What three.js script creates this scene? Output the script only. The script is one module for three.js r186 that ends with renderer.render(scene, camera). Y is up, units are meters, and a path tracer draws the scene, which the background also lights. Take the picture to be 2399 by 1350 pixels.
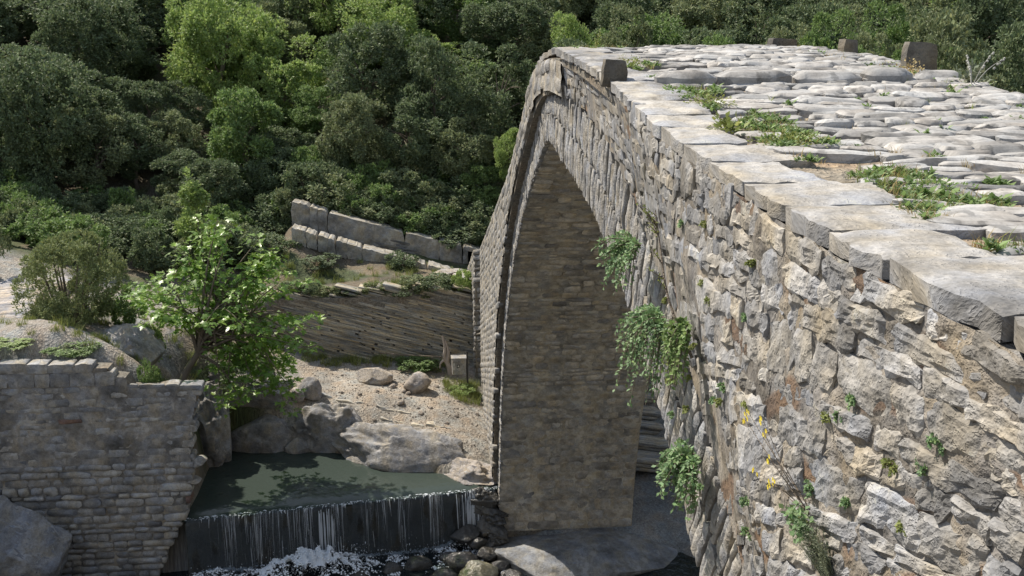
import * as THREE from 'three';
import { ImprovedNoise } from 'three/addons/math/ImprovedNoise.js';
import { mergeGeometries, mergeVertices } from 'three/addons/utils/BufferGeometryUtils.js';

// ---------------------------------------------------------------- camera, sky, sun, exposure
// Units are metres. y = 0 is the surface of the pool above the weir, the bridge runs along -z.
const scene = new THREE.Scene();
const camera = new THREE.PerspectiveCamera(31.42, 16 / 9, 0.1, 1000);
camera.position.set(0, 14.3, 0);
{
  const yaw = THREE.MathUtils.degToRad(4.61), pitch = Math.atan(625 / 2400);
  camera.lookAt(Math.sin(yaw) * Math.cos(pitch), 14.3 - Math.sin(pitch), -Math.cos(yaw) * Math.cos(pitch));
}
const toSun = new THREE.Vector3(-0.48, 0.84, -0.40).normalize();
{ // clear hazy daylight sky: deeper blue overhead, pale towards the horizon, a soft aureole round the sun
  const W = 512, H = 256, d = new Float32Array(W * H * 4), v = new THREE.Vector3();
  for (let y = 0; y < H; y++) for (let x = 0; x < W; x++) {
    const el = ((y + 0.5) / H - 0.5) * Math.PI, az = ((x + 0.5) / W - 0.5) * 2 * Math.PI;
    v.set(Math.cos(el) * Math.cos(az), Math.sin(el), Math.cos(el) * Math.sin(az));
    const up = Math.max(0, v.y), t = Math.pow(1 - up, 2.2), c = v.dot(toSun), glow = 0.9 * Math.pow(Math.max(0, c), 40) + 0.35 * Math.pow(Math.max(0, c), 6), i = (y * W + x) * 4;
    d[i] = 0.30 + 0.34 * t + glow; d[i + 1] = 0.38 + 0.30 * t + glow * 0.95; d[i + 2] = 0.53 + 0.20 * t + glow * 0.85; d[i + 3] = 1;
  }
  const sky = new THREE.DataTexture(d, W, H, THREE.RGBAFormat, THREE.FloatType);
  sky.mapping = THREE.EquirectangularReflectionMapping; sky.magFilter = THREE.LinearFilter; sky.needsUpdate = true;
  scene.background = sky; scene.environment = sky;
  scene.backgroundIntensity = 0.72; scene.environmentIntensity = 0.72;
}
const sun = new THREE.DirectionalLight(0xfff5e6, 4.5);
sun.name = 'sun';
sun.position.copy(toSun).multiplyScalar(80).add(new THREE.Vector3(0, 0, -30));
sun.target.position.set(0, 0, -30);
sun.castShadow = true;
sun.shadow.mapSize.set(4096, 4096);
Object.assign(sun.shadow.camera, { left: -45, right: 45, top: 45, bottom: -45, near: 1, far: 220 });
scene.add(sun, sun.target);
const renderer = new THREE.WebGLRenderer({ antialias: true });
renderer.toneMapping = THREE.LinearToneMapping;
renderer.toneMappingExposure = 1.65;
renderer.shadowMap.enabled = true;

// ---------------------------------------------------------------- helpers
function rng(seed) { let a = seed >>> 0; return () => { a = (a + 0x6d2b79f5) | 0; let t = Math.imul(a ^ (a >>> 15), 1 | a); t = (t + Math.imul(t ^ (t >>> 7), 61 | t)) ^ t; return ((t ^ (t >>> 14)) >>> 0) / 4294967296; }; }
const V = (x, y, z) => new THREE.Vector3(x, y, z);
const perlin = new ImprovedNoise();
const N3 = (x, y, z) => perlin.noise(x + 13.7, y + 41.3, z + 7.9);
function fbm(x, y, z, o = 4) { let s = 0, a = 0.5; for (let i = 0; i < o; i++) { s += a * N3(x, y, z); x *= 2.03; y *= 2.03; z *= 2.03; a *= 0.5; } return s; }
const clamp = THREE.MathUtils.clamp, lerp = THREE.MathUtils.lerp;
const sst = (a, b, x) => { const t = clamp((x - a) / (b - a), 0, 1); return t * t * (3 - 2 * t); };
function curve(pts) { return (x) => { if (x <= pts[0][0]) return pts[0][1]; for (let i = 1; i < pts.length; i++) if (x <= pts[i][0]) { const [x0, y0] = pts[i - 1], [x1, y1] = pts[i]; return lerp(y0, y1, (x - x0) / (x1 - x0)); } return pts[pts.length - 1][1]; }; }
const taken = new Map();
function numbered(name) { const n = taken.get(name) ?? 0; taken.set(name, n + 1); return n ? name + '_' + String(n).padStart(3, '0') : name; }
function tag(o, label, category, group) { o.userData.label = label; o.userData.category = category; o.userData.kind = 'thing'; if (group) o.userData.group = group; return o; }
function shadows(m) { m.castShadow = true; m.receiveShadow = true; return m; }
function thing(name, label, category, p = [0, 0, 0], group) { const g = new THREE.Group(); g.name = numbered(name); g.position.set(...p); scene.add(g); return tag(g, label, category, group); }
// a part whose geometry is given in world coordinates
function part(name, geo, mat, parent, kind) {
  const m = shadows(new THREE.Mesh(geo, mat)); m.name = name;
  if (parent) { let o = V(0, 0, 0); for (let p = parent; p && p !== scene; p = p.parent) o.add(p.position); m.position.copy(o).negate(); parent.add(m); } else { m.name = numbered(name); scene.add(m); }
  if (kind) m.userData.kind = kind;
  return m;
}
function single(name, geo, mat, label, category, group) { return tag(part(name, geo, mat), label, category, group); }
function structure(name, geo, mat) { const m = part(name, geo, mat); m.userData.kind = 'structure'; return m; }
function paint(geo, c) { const n = geo.attributes.position.count, a = new Float32Array(n * 3); for (let i = 0; i < n; i++) { a[i * 3] = c[0]; a[i * 3 + 1] = c[1]; a[i * 3 + 2] = c[2]; } geo.setAttribute('color', new THREE.BufferAttribute(a, 3)); return geo; }
function boxUV(geo) { // box-projected uv in metres
  const g = geo.index ? geo.toNonIndexed() : geo, p = g.attributes.position, uv = new Float32Array(p.count * 2), a = V(), b = V(), c = V(), n = V();
  for (let i = 0; i < p.count; i += 3) {
    a.fromBufferAttribute(p, i); b.fromBufferAttribute(p, i + 1); c.fromBufferAttribute(p, i + 2);
    n.copy(b).sub(a).cross(c.clone().sub(a));
    const ax = Math.abs(n.x), ay = Math.abs(n.y), az = Math.abs(n.z);
    [a, b, c].forEach((q, k) => { const [u, v] = ay >= ax && ay >= az ? [q.x, q.z] : ax >= az ? [q.z, q.y] : [q.x, q.y]; uv[(i + k) * 2] = u; uv[(i + k) * 2 + 1] = v; });
  }
  g.setAttribute('uv', new THREE.BufferAttribute(uv, 2));
  return g;
}
// one stone: a quadrilateral face with worn corners, an uneven front and sides that run back into the wall
function stone(map, q, o = {}) {
  const { nx = 4, ny = 3, depth = 0.12, prot = 0.03, bulge = 0.02, amp = 0.012, freq = 5, round = 0.14, edge = 0.012, seed = 0, tint = [0.4, 0.38, 0.35], ridge = 0, back = 0.96, pow = 4, chip = 0, crisp = false } = o;
  const pos = [], uv = [], idx = [], W = nx + 1, cx = (q[0][0] + q[1][0] + q[2][0] + q[3][0]) / 4, cy = (q[0][1] + q[1][1] + q[2][1] + q[3][1]) / 4;
  const du = (seed * 0.737) % 3, dv = (seed * 0.391) % 3;
  const at = (a, b) => [lerp(lerp(q[0][0], q[1][0], a), lerp(q[3][0], q[2][0], a), b), lerp(lerp(q[0][1], q[1][1], a), lerp(q[3][1], q[2][1], a), b)];
  const put = (u, v, w) => { const p = map(u, v, w); pos.push(p[0], p[1], p[2]); };
  const rim = [];
  for (let j = 0; j <= ny; j++) for (let i = 0; i <= nx; i++) {
    const p = 2 * i / nx - 1, r = 2 * j / ny - 1, on = i === 0 || j === 0 || i === nx || j === ny;
    const a = (p * (1 - round * p * p * r * r) + 1) / 2, b = (r * (1 - round * p * p * r * r) + 1) / 2;
    let [u, v] = at(a, b);
    if (on) { u += edge * N3(u * 9, v * 9, seed); v += edge * N3(u * 9, v * 9, seed + 30.5); }
    let w = prot + bulge * (1 - Math.abs(p) ** pow) * (1 - Math.abs(r) ** pow) + amp * fbm(u * freq, v * freq, seed, 3) * 2;
    if (ridge) w += ridge * Math.abs(N3(u * 14, v * 3, seed));
    if (chip) w += chip * Math.round(2.2 * N3(u * 5, v * 7, seed + 9.3));
    if (on) w -= bulge * 0.9;
    put(u, v, w); uv.push(u + du, v + dv);
  }
  for (let i = 0; i < nx; i++) rim.push(i);
  for (let j = 0; j < ny; j++) rim.push(j * W + nx);
  for (let i = nx; i > 0; i--) rim.push(ny * W + i);
  for (let j = ny; j > 0; j--) rim.push(j * W);
  for (let j = 0; j < ny; j++) for (let i = 0; i < nx; i++) { const k = j * W + i; idx.push(k, k + 1, k + W + 1, k, k + W + 1, k + W); }
  // sides: they start from their own copy of the rim, so that the arris stays crisp
  const ring = (w, sc, vv) => { const first = pos.length / 3; for (const k of rim) { const u = uv[k * 2] - du, v = uv[k * 2 + 1] - dv; put(cx + (u - cx) * sc, cy + (v - cy) * sc, w(k)); uv.push(u + du + vv * Math.sign(u - cx), v + dv + vv * Math.sign(v - cy)); } return first; };
  const n = rim.length, lip = pos.length / 3;
  for (const k of rim) { const p = pos.slice(k * 3, k * 3 + 3); pos.push(...p); uv.push(uv[k * 2], uv[k * 2 + 1]); }
  const r1 = ring(() => -depth, back, depth);
  for (let k = 0; k < n; k++) { const l = (k + 1) % n; idx.push(lip + k, r1 + k, r1 + l, lip + k, r1 + l, lip + l); }
  const g = new THREE.BufferGeometry();
  g.setAttribute('position', new THREE.Float32BufferAttribute(pos, 3));
  g.setAttribute('uv', new THREE.Float32BufferAttribute(uv, 2));
  const p0 = map(cx, cy, 0), p1 = map(cx, cy, 0.1), m = (Math.floor(ny / 2) * W + Math.floor(nx / 2));
  const A = V().fromArray(pos, m * 3), B = V().fromArray(pos, (m + 1) * 3), C = V().fromArray(pos, (m + W) * 3);
  if (B.sub(A).cross(C.sub(A)).dot(V(p1[0] - p0[0], p1[1] - p0[1], p1[2] - p0[2])) < 0) for (let k = 0; k < idx.length; k += 3) { const t = idx[k + 1]; idx[k + 1] = idx[k + 2]; idx[k + 2] = t; }
  g.setIndex(idx);
  let h = g;
  if (crisp) h = g.toNonIndexed(); // broken faces keep their facets
  h.computeVertexNormals();
  paint(h, tint);
  h.userData.at = V(p0[0], p0[1], p0[2]);
  h.userData.size = Math.abs((q[2][0] - q[0][0]) * (q[2][1] - q[0][1]));
  return h;
}
// stones of one kind on one thing: the 295 largest in the view as parts, the rest joined into one part
function addStones(list, name, restName, mat, parent) {
  const eye = camera.position, fw = camera.getWorldDirection(V());
  for (const g of list) { const d = g.userData.at.clone().sub(eye), z = d.dot(fw); g.userData.score = z > 0.5 ? g.userData.size / (z * z) * (g.userData.shown ?? 1) : -1; }
  list.sort((a, b) => b.userData.score - a.userData.score);
  list.slice(0, 295).forEach((g) => part(name, g, mat, parent));
  if (list.length > 295) part(restName, mergeGeometries(list.slice(295).map((g) => (g.index ? g.toNonIndexed() : g))), mat, parent, 'stuff');
}
// an uneven sheet of lime mortar between and partly over the stones
function sheet(map, u0, u1, v0, v1, nu, nv, base, amp, freq, colour, keep) {
  const pos = [], uv = [], col = [], idx = [], ok = [];
  for (let j = 0; j <= nv; j++) for (let i = 0; i <= nu; i++) {
    const u = lerp(u0, u1, i / nu), v = lerp(v0, v1, j / nv), w = base + amp * 2 * fbm(u * freq, v * freq, 17.3, 4) + amp * 0.5 * N3(u * freq * 5, v * freq * 5, 2.2);
    pos.push(...map(u, v, w)); uv.push(u, v); col.push(...colour(u, v)); ok.push(!keep || keep(u, v));
  }
  const W = nu + 1; for (let j = 0; j < nv; j++) for (let i = 0; i < nu; i++) { const k = j * W + i; if (ok[k] && ok[k + 1] && ok[k + W] && ok[k + W + 1]) idx.push(k, k + 1, k + W + 1, k, k + W + 1, k + W); }
  const g = new THREE.BufferGeometry(); g.setAttribute('position', new THREE.Float32BufferAttribute(pos, 3)); g.setAttribute('uv', new THREE.Float32BufferAttribute(uv, 2)); g.setAttribute('color', new THREE.Float32BufferAttribute(col, 3)); g.setIndex(idx); g.computeVertexNormals();
  return g;
}
// a boulder: a sphere pushed in and out by noise, with flat breaks
function rockGeo(o) {
  const { c, r, seed = 1, detail = 10, amp = 0.25, freq = 1.2, flat = 0.3, strata = 0, tint = [0.38, 0.36, 0.33], turn = 0, tilt = 0 } = o;
  let g = new THREE.IcosahedronGeometry(1, detail); g.deleteAttribute('uv'); g.deleteAttribute('normal'); g = mergeVertices(g, 1e-4);
  const p = g.attributes.position, v = V(), e = new THREE.Euler(tilt, turn, tilt * 0.5), R = rng(seed * 7 + 3), cuts = [];
  for (let i = 0; i < 9; i++) cuts.push([V(R() - 0.5, R() - 0.5, R() - 0.5).normalize(), 0.62 + R() * 0.3]);
  for (let i = 0; i < p.count; i++) {
    v.fromBufferAttribute(p, i);
    const d = v.clone();
    let k = 1 + amp * fbm(d.x * freq + seed * 5.1, d.y * freq, d.z * freq, 4) * 2;
    v.multiplyScalar(k);
    for (const [n, h] of cuts) { const t = v.dot(n) - h; if (t > 0) v.addScaledVector(n, -t * (0.55 + flat)); }
    v.addScaledVector(d, 0.05 * fbm(d.x * 5 + seed, d.y * 5, d.z * 5, 3) * amp * 4);
    if (strata) { const s = v.y * r[1] / strata, f = s - Math.floor(s); v.x *= 1 + 0.05 * (f < 0.5 ? 0 : 1); v.z *= 1 + 0.05 * (f < 0.5 ? 0 : 1); }
    v.set(v.x * r[0], v.y * r[1], v.z * r[2]).applyEuler(e).add(V(...c));
    p.setXYZ(i, v.x, v.y, v.z);
  }
  g.computeVertexNormals();
  return paint(boxUV(g), tint);
}
function tube(points, r0, r1, sides = 6, segs = 8) { // tapered limb
  const cv = new THREE.CatmullRomCurve3(points), g = new THREE.TubeGeometry(cv, segs, 1, sides, false), p = g.attributes.position, c = V(), v = V();
  for (let i = 0; i <= segs; i++) { cv.getPointAt(i / segs, c); const k = lerp(r0, r1, i / segs); for (let j = 0; j <= sides; j++) { const n = i * (sides + 1) + j; v.fromBufferAttribute(p, n).sub(c).multiplyScalar(k).add(c); p.setXYZ(n, v.x, v.y, v.z); } }
  const uv = g.attributes.uv, L = cv.getLength();
  for (let i = 0; i < uv.count; i++) uv.setXY(i, uv.getX(i) * L, uv.getY(i) * r0 * 6);
  return g;
}

// ---------------------------------------------------------------- textures (grain, stains and relief of surfaces)
function tileNoise(size, fx, fy, oct, seed) { // periodic value noise, 0..1
  const out = new Float32Array(size * size); let amp = 1, tot = 0;
  for (let o = 0; o < oct; o++) {
    const R = rng(seed * 101 + o * 17 + 1), L = new Float32Array(fx * fy); for (let i = 0; i < L.length; i++) L[i] = R();
    for (let y = 0; y < size; y++) {
      const gy = y / size * fy, y0 = Math.floor(gy), ty = gy - y0, sy = ty * ty * (3 - 2 * ty), r0 = (y0 % fy) * fx, r1 = ((y0 + 1) % fy) * fx;
      for (let x = 0; x < size; x++) {
        const gx = x / size * fx, x0 = Math.floor(gx), tx = gx - x0, sx = tx * tx * (3 - 2 * tx), c0 = x0 % fx, c1 = (x0 + 1) % fx;
        const a = L[r0 + c0], b = L[r0 + c1], c = L[r1 + c0], d = L[r1 + c1];
        out[y * size + x] += amp * (a + (b - a) * sx + (c - a + (a - b - c + d) * sx) * sy);
      }
    }
    tot += amp; amp *= 0.55; fx *= 2; fy *= 2; if (fx > size || fy > size) break;
  }
  for (let i = 0; i < out.length; i++) out[i] /= tot;
  return out;
}
function texture(size, fn, srgb, metres) {
  const d = new Uint8Array(size * size * 4);
  for (let i = 0; i < size * size; i++) { const c = fn(i); for (let k = 0; k < 3; k++) d[i * 4 + k] = clamp(Math.round(255 * (Array.isArray(c) ? c[k] : c)), 0, 255); d[i * 4 + 3] = 255; }
  const t = new THREE.DataTexture(d, size, size); t.wrapS = t.wrapT = THREE.RepeatWrapping; t.magFilter = THREE.LinearFilter; t.minFilter = THREE.LinearMipmapLinearFilter; t.generateMipmaps = true;
  if (srgb) t.colorSpace = THREE.SRGBColorSpace;
  t.repeat.set(1 / metres, 1 / metres); t.needsUpdate = true;
  return t;
}
const S = 1024;
const nA = tileNoise(S, 4, 4, 7, 1), nB = tileNoise(S, 12, 12, 6, 2), nC = tileNoise(S, 48, 48, 4, 3), nD = tileNoise(S, 6, 6, 7, 4), nE = tileNoise(S, 128, 128, 3, 5);
const nH = tileNoise(S, 3, 40, 5, 6), nV = tileNoise(S, 40, 5, 5, 7);
// limestone: grey to buff mottling, pale lichen crusts, dark algae spots
const stoneColor = texture(S, (i) => {
  let k = 0.80 + (nA[i] - 0.5) * 0.66 + (nB[i] - 0.5) * 0.3 + (nC[i] - 0.5) * 0.30 + (nE[i] - 0.5) * 0.16;
  const warm = (nD[i] - 0.5) * 0.28, spot = sst(0.56, 0.74, nB[i]) * 0.13 + sst(0.60, 0.66, nC[i]) * 0.10, pale = sst(0.62, 0.72, nD[(i * 1 + 300 * S + 200) % (S * S)]) * 0.16;
  k += pale - spot;
  return [k * (1 + warm * 0.5), k, k * (1 - warm)];
}, true, 1.6);
const stoneBump = texture(S, (i) => 0.5 + (nA[i] - 0.5) * 0.35 + (nB[i] - 0.5) * 0.45 + (nC[i] - 0.5) * 0.4 + (nE[i] - 0.5) * 0.15 - sst(0.62, 0.7, nC[i]) * 0.2, false, 1.6);
// paving: smooth trodden limestone with faint veins
const pavingColor = texture(S, (i) => { const k = 0.84 + (nH[i] - 0.5) * 0.3 + (nA[i] - 0.5) * 0.42 + (nE[i] - 0.5) * 0.16 - sst(0.6, 0.7, nB[i]) * 0.2 - sst(0.56, 0.66, nD[i]) * 0.1, w = (nD[i] - 0.5) * 0.16; return [k * (1 + w * 0.5), k, k * (1 - w * 0.6)]; }, true, 1.7);
const pavingBump = texture(S, (i) => 0.5 + (nH[i] - 0.5) * 0.6 + (nB[i] - 0.5) * 0.3 + (nC[i] - 0.5) * 0.15, false, 1.7);
// earth with grit and small stones
const soilColor = texture(S, (i) => { const k = 0.78 + (nA[i] - 0.5) * 0.4 + (nC[i] - 0.5) * 0.5 + (nE[i] - 0.5) * 0.4, w = (nD[i] - 0.5) * 0.2; return [k * (1 + w), k, k * (1 - w)]; }, true, 2.3);
const soilBump = texture(S, (i) => (nA[i] - 0.5) * 0.3 + nC[i] * 0.6 + sst(0.5, 0.7, nC[i]) * 0.25, false, 2.3);
// layered rock
const strataColor = texture(S, (i) => { const k = 0.80 + (nH[i] - 0.5) * 0.7 + (nC[i] - 0.5) * 0.25 + (nE[i] - 0.5) * 0.15, w = (nD[i] - 0.5) * 0.3 + (nH[i] - 0.5) * 0.2; return [k * (1 + w * 0.6), k, k * (1 - w)]; }, true, 2.1);
const strataBump = texture(S, (i) => 0.5 + (nH[i] - 0.5) * 0.9 + (nC[i] - 0.5) * 0.2, false, 2.1);
const barkBump = texture(512, (i) => { const x = i % 512, y = (i / 512) | 0; return nV[y * 2 * S + x * 2]; }, false, 0.5);
const rippleBump = texture(S, (i) => 0.5 + (nD[i] - 0.5) * 0.6 + (nB[i] - 0.5) * 0.35, false, 2.6);

const std = (o) => new THREE.MeshStandardMaterial({ roughness: 0.92, ...o });
const M = {
  stone: std({ vertexColors: true, map: stoneColor, bumpMap: stoneBump, bumpScale: 0.026 }),
  mortar: std({ color: new THREE.Color(0.27, 0.235, 0.185), map: soilColor, bumpMap: stoneBump, bumpScale: 0.05 }),
  pointing: std({ vertexColors: true, map: stoneColor, bumpMap: stoneBump, bumpScale: 0.03 }),
  coping: std({ vertexColors: true, map: stoneColor, bumpMap: stoneBump, bumpScale: 0.016, roughness: 0.85 }),
  paving: std({ vertexColors: true, map: pavingColor, bumpMap: pavingBump, bumpScale: 0.014, roughness: 0.8 }),
  soil: std({ vertexColors: true, map: soilColor, bumpMap: soilBump, bumpScale: 0.05, roughness: 1 }),
  strata: std({ vertexColors: true, map: strataColor, bumpMap: strataBump, bumpScale: 0.05 }),
  rock: std({ vertexColors: true, map: stoneColor, bumpMap: stoneBump, bumpScale: 0.06 }),
  wetRock: std({ vertexColors: true, map: stoneColor, bumpMap: stoneBump, bumpScale: 0.05, roughness: 0.22 }),
  bark: std({ color: new THREE.Color(0.16, 0.13, 0.10), bumpMap: barkBump, bumpScale: 0.02 }),
  paleWood: std({ color: new THREE.Color(0.40, 0.34, 0.29), bumpMap: barkBump, bumpScale: 0.02 }),
};

// ---------------------------------------------------------------- terrain: a smooth sheet through surveyed points, roughened
const CONTROL = [ // x, z, height (behind the cliff without its step)
  [-6, -30.5, -0.8], [-3, -31, -0.8], [-0.6, -30.1, -0.6], [-5.5, -32.4, -0.7], [-2.8, -32, -0.6],
  [-5, -25.5, -3], [0, -26, -3], [4, -25, -3], [-12, -24, -2.9], [0, -15, -3], [5, -12, -3], [-10, -12, -3], [10, -15, -3], [-25, -15, 0], [-25, -25, 3],
  [1.8, -33.35, 0.6], [0.5, -35.5, 1.1], [-1.9, -37.3, 1.5], [0.4, -37.3, 1.2], [1.4, -37.8, 1.25], [-4.7, -36.5, 1.55], [-4.9, -38.2, 1.9],
  [-2.5, -33.4, 1.05], [-0.3, -32, 0.7], [-3.9, -34.3, 1.35], [1.5, -30.9, 0.12], [-1.2, -33.4, 1.0],
  [-5.6, -34.0, 1.7], [-7.3, -34.2, 2.6], [-9, -34, 4.0], [-10.6, -37, 4.2], [-12.4, -42, 5.0], [-11.4, -45, 5.2], [-16.4, -44, 5.5], [-7.5, -38, 3.0], [-7.6, -41, 3.9],
  [-9.5, -31.2, 4.0], [-10, -29.3, 4.7], [-12.4, -29.2, 4.85], [-8.5, -29.5, 3.8], [-8.2, -31.5, 2.8], [-15, -36, 5.8], [-11.8, -32.5, 4.9], [-15.5, -38, 6.0], [-14, -31, 5.0], [-20, -32, 6], [-7.7, -32.8, 1.6],
  [-10.6, -27.4, -1.2], [-9, -27.2, -1.9], [-12, -26.5, -1.2], [-8, -26.5, -2.4], [-14, -27, 0.2],
  [6.6, -29.8, -1.5], [7.9, -29.5, -1.75], [7.7, -27.5, -2.2], [7.3, -32, -1.3], [8.1, -33, -0.9], [7.9, -35, -0.7], [8.5, -37, -0.2], [9.5, -42, 2], [2.6, -29.8, -1.6], [4, -29, -1.75], [4, -27.6, -2.2], [3.5, -34, -0.4], [4.5, -38, 0.9],
  [12, -45, 5], [20, -45, 7], [12, -35, 2], [20, -35, 5], [28, -30, 6], [15, -25, 1], [25, -20, 3], [12, -22, -1],
  [-5.5, -40, 1.6], [-2, -40, 1.7], [1.3, -40, 1.4], [3.5, -41, 1.2], [-5.7, -43, 2.9], [-2, -43, 1.9], [1.3, -43.3, 1.25], [-6, -47, 3.9], [-2, -47, 3.3], [1.8, -47, 2.6], [6, -46, 3],
  [10, -50, 7], [0, -55, 7], [-10, -52, 6.6], [-20, -50, 7.5], [20, -55, 10], [30, -50, 10], [0, -70, 14.5], [-25, -65, 14], [25, -70, 17], [45, -60, 15], [-45, -60, 14], [0, -100, 32], [-50, -100, 32], [60, -100, 34],
];
const tps = (() => {
  const n = CONTROL.length, m = n + 3, A = [], b = [];
  const U = (r2) => (r2 < 1e-9 ? 0 : 0.5 * r2 * Math.log(r2));
  for (let i = 0; i < m; i++) { A.push(new Float64Array(m + 1)); }
  CONTROL.forEach(([x, z, h], i) => { CONTROL.forEach(([x2, z2], j) => { A[i][j] = i === j ? 0.4 : U((x - x2) ** 2 + (z - z2) ** 2); }); A[i][n] = 1; A[i][n + 1] = x; A[i][n + 2] = z; A[n][i] = 1; A[n + 1][i] = x; A[n + 2][i] = z; A[i][m] = h; });
  for (let c = 0; c < m; c++) { let p = c; for (let r = c + 1; r < m; r++) if (Math.abs(A[r][c]) > Math.abs(A[p][c])) p = r; [A[c], A[p]] = [A[p], A[c]]; for (let r = 0; r < m; r++) if (r !== c) { const f = A[r][c] / A[c][c]; if (f) for (let k = c; k <= m; k++) A[r][k] -= f * A[c][k]; } }
  for (let i = 0; i < m; i++) b.push(A[i][m] / A[i][i]);
  return (x, z) => { let s = b[n] + b[n + 1] * x + b[n + 2] * z; for (let i = 0; i < n; i++) s += b[i] * U((x - CONTROL[i][0]) ** 2 + (z - CONTROL[i][1]) ** 2); return s; };
})();
const cliffStep = (x, z) => 2.6 * sst(38.35, 38.95, -z) * sst(-7.6, -5.6, x) * (1 - sst(6, 14, x));
function groundY(x, z) {
  const zc = clamp(z, -110, 0);
  let h = tps(clamp(x, -60, 70), zc) + cliffStep(x, z);
  // the pool basin and the river bed below weir and ruined wall are cut into the slope
  const edge = x < -4.4 ? -33.45 : x < -2.45 ? lerp(-33.3, -32.4, (x + 4.4) / 1.95) : x < 0.12 ? lerp(-32.4, -30.9, (x + 2.45) / 2.57) : lerp(-30.9, -29.9, (x - 0.12) / 1.6);
  const basin = sst(-7.75, -7.35, x) * sst(edge - 0.15, edge + 0.25, z) * (1 - sst(2, 2.6, x)) * (1 - sst(-20, -14, z));
  h = Math.min(h, lerp(h, -0.55, basin));
  const lz = x < -7.5 ? -28.55 : -28.45 - 0.1534 * (x + 7.5), front = sst(lz - 0.5, lz - 0.15, z) * (1 - sst(2.2, 3.5, x)) * (1 - sst(-12, -6, z));
  h = Math.min(h, lerp(h, lerp(-1.9, -2.6, sst(-11, -8.2, x)), front));
  h = clamp(h, -3.4, 36);
  h = lerp(h, 12.5, sst(-4.2, -0.9, z));
  return h;
}
function groundRough(x, z) {
  const wild = sst(-46, -50, z);
  return 0.10 * fbm(x * 1.1, 0, z * 1.1, 5) + 0.05 * Math.abs(N3(x * 2.6, 3, z * 2.6)) + wild * 0.5 * fbm(x * 0.3, 9, z * 0.3, 3);
}
{
  const lines = (dense0, dense1, step, lo, hi) => { const a = []; for (let v = dense0; v <= dense1; v += step) a.push(v); let s = step; for (let v = dense0 - s; v > lo; s *= 1.18, v -= s) a.unshift(v); a.unshift(lo); s = step; for (let v = dense1 + s; v < hi; s *= 1.18, v += s) a.push(v); a.push(hi); return a; };
  const xs = lines(-16, 11, 0.17, -400, 400), zs = lines(-48, -26, 0.17, -420, 120);
  const pos = [], col = [], uv = [], idx = [], W = xs.length;
  for (const z of zs) for (const x of xs) {
    const y = groundY(x, z) + groundRough(x, z);
    pos.push(x, y, z); uv.push(x, z);
    // trodden earth by the pool, grey bedrock in the river bed, brown litter and moss under the trees
    const path = sst(-39, -37.6, z) * sst(-6.5, -5, x) * sst(-0.1, 0.3, y), bed = 1 - sst(-0.6, 0.1, y), g = fbm(x * 0.9, 4, z * 0.9, 3);
    let c = [0.20 + 0.1 * g, 0.165 + 0.09 * g, 0.115 + 0.05 * g];
    const moss = sst(0.02, 0.2, N3(x * 0.7, 8, z * 0.7)); c = [lerp(c[0], 0.09, moss), lerp(c[1], 0.11, moss), lerp(c[2], 0.045, moss)];
    c = [lerp(c[0], 0.41 + 0.2 * g, path), lerp(c[1], 0.365 + 0.18 * g, path), lerp(c[2], 0.305 + 0.15 * g, path)];
    const left = sst(-8.3, -9, x) * sst(-40, -37, z) * (1 - bed); c = [lerp(c[0], 0.40 + 0.1 * g, left), lerp(c[1], 0.37 + 0.1 * g, left), lerp(c[2], 0.33 + 0.08 * g, left)];
    c = [lerp(c[0], 0.27 + 0.08 * g, bed), lerp(c[1], 0.27 + 0.08 * g, bed), lerp(c[2], 0.26 + 0.07 * g, bed)];
    col.push(...c.map((v) => Math.max(0.03, v)));
  }
  for (let j = 0; j + 1 < zs.length; j++) for (let i = 0; i + 1 < W; i++) { const k = j * W + i; idx.push(k, k + W, k + 1, k + 1, k + W, k + W + 1); }
  const g = new THREE.BufferGeometry();
  g.setAttribute('position', new THREE.Float32BufferAttribute(pos, 3)); g.setAttribute('uv', new THREE.Float32BufferAttribute(uv, 2)); g.setAttribute('color', new THREE.Float32BufferAttribute(col, 3));
  g.setIndex(idx); g.computeVertexNormals();
  structure('terrain', g, M.soil);
}

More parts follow.
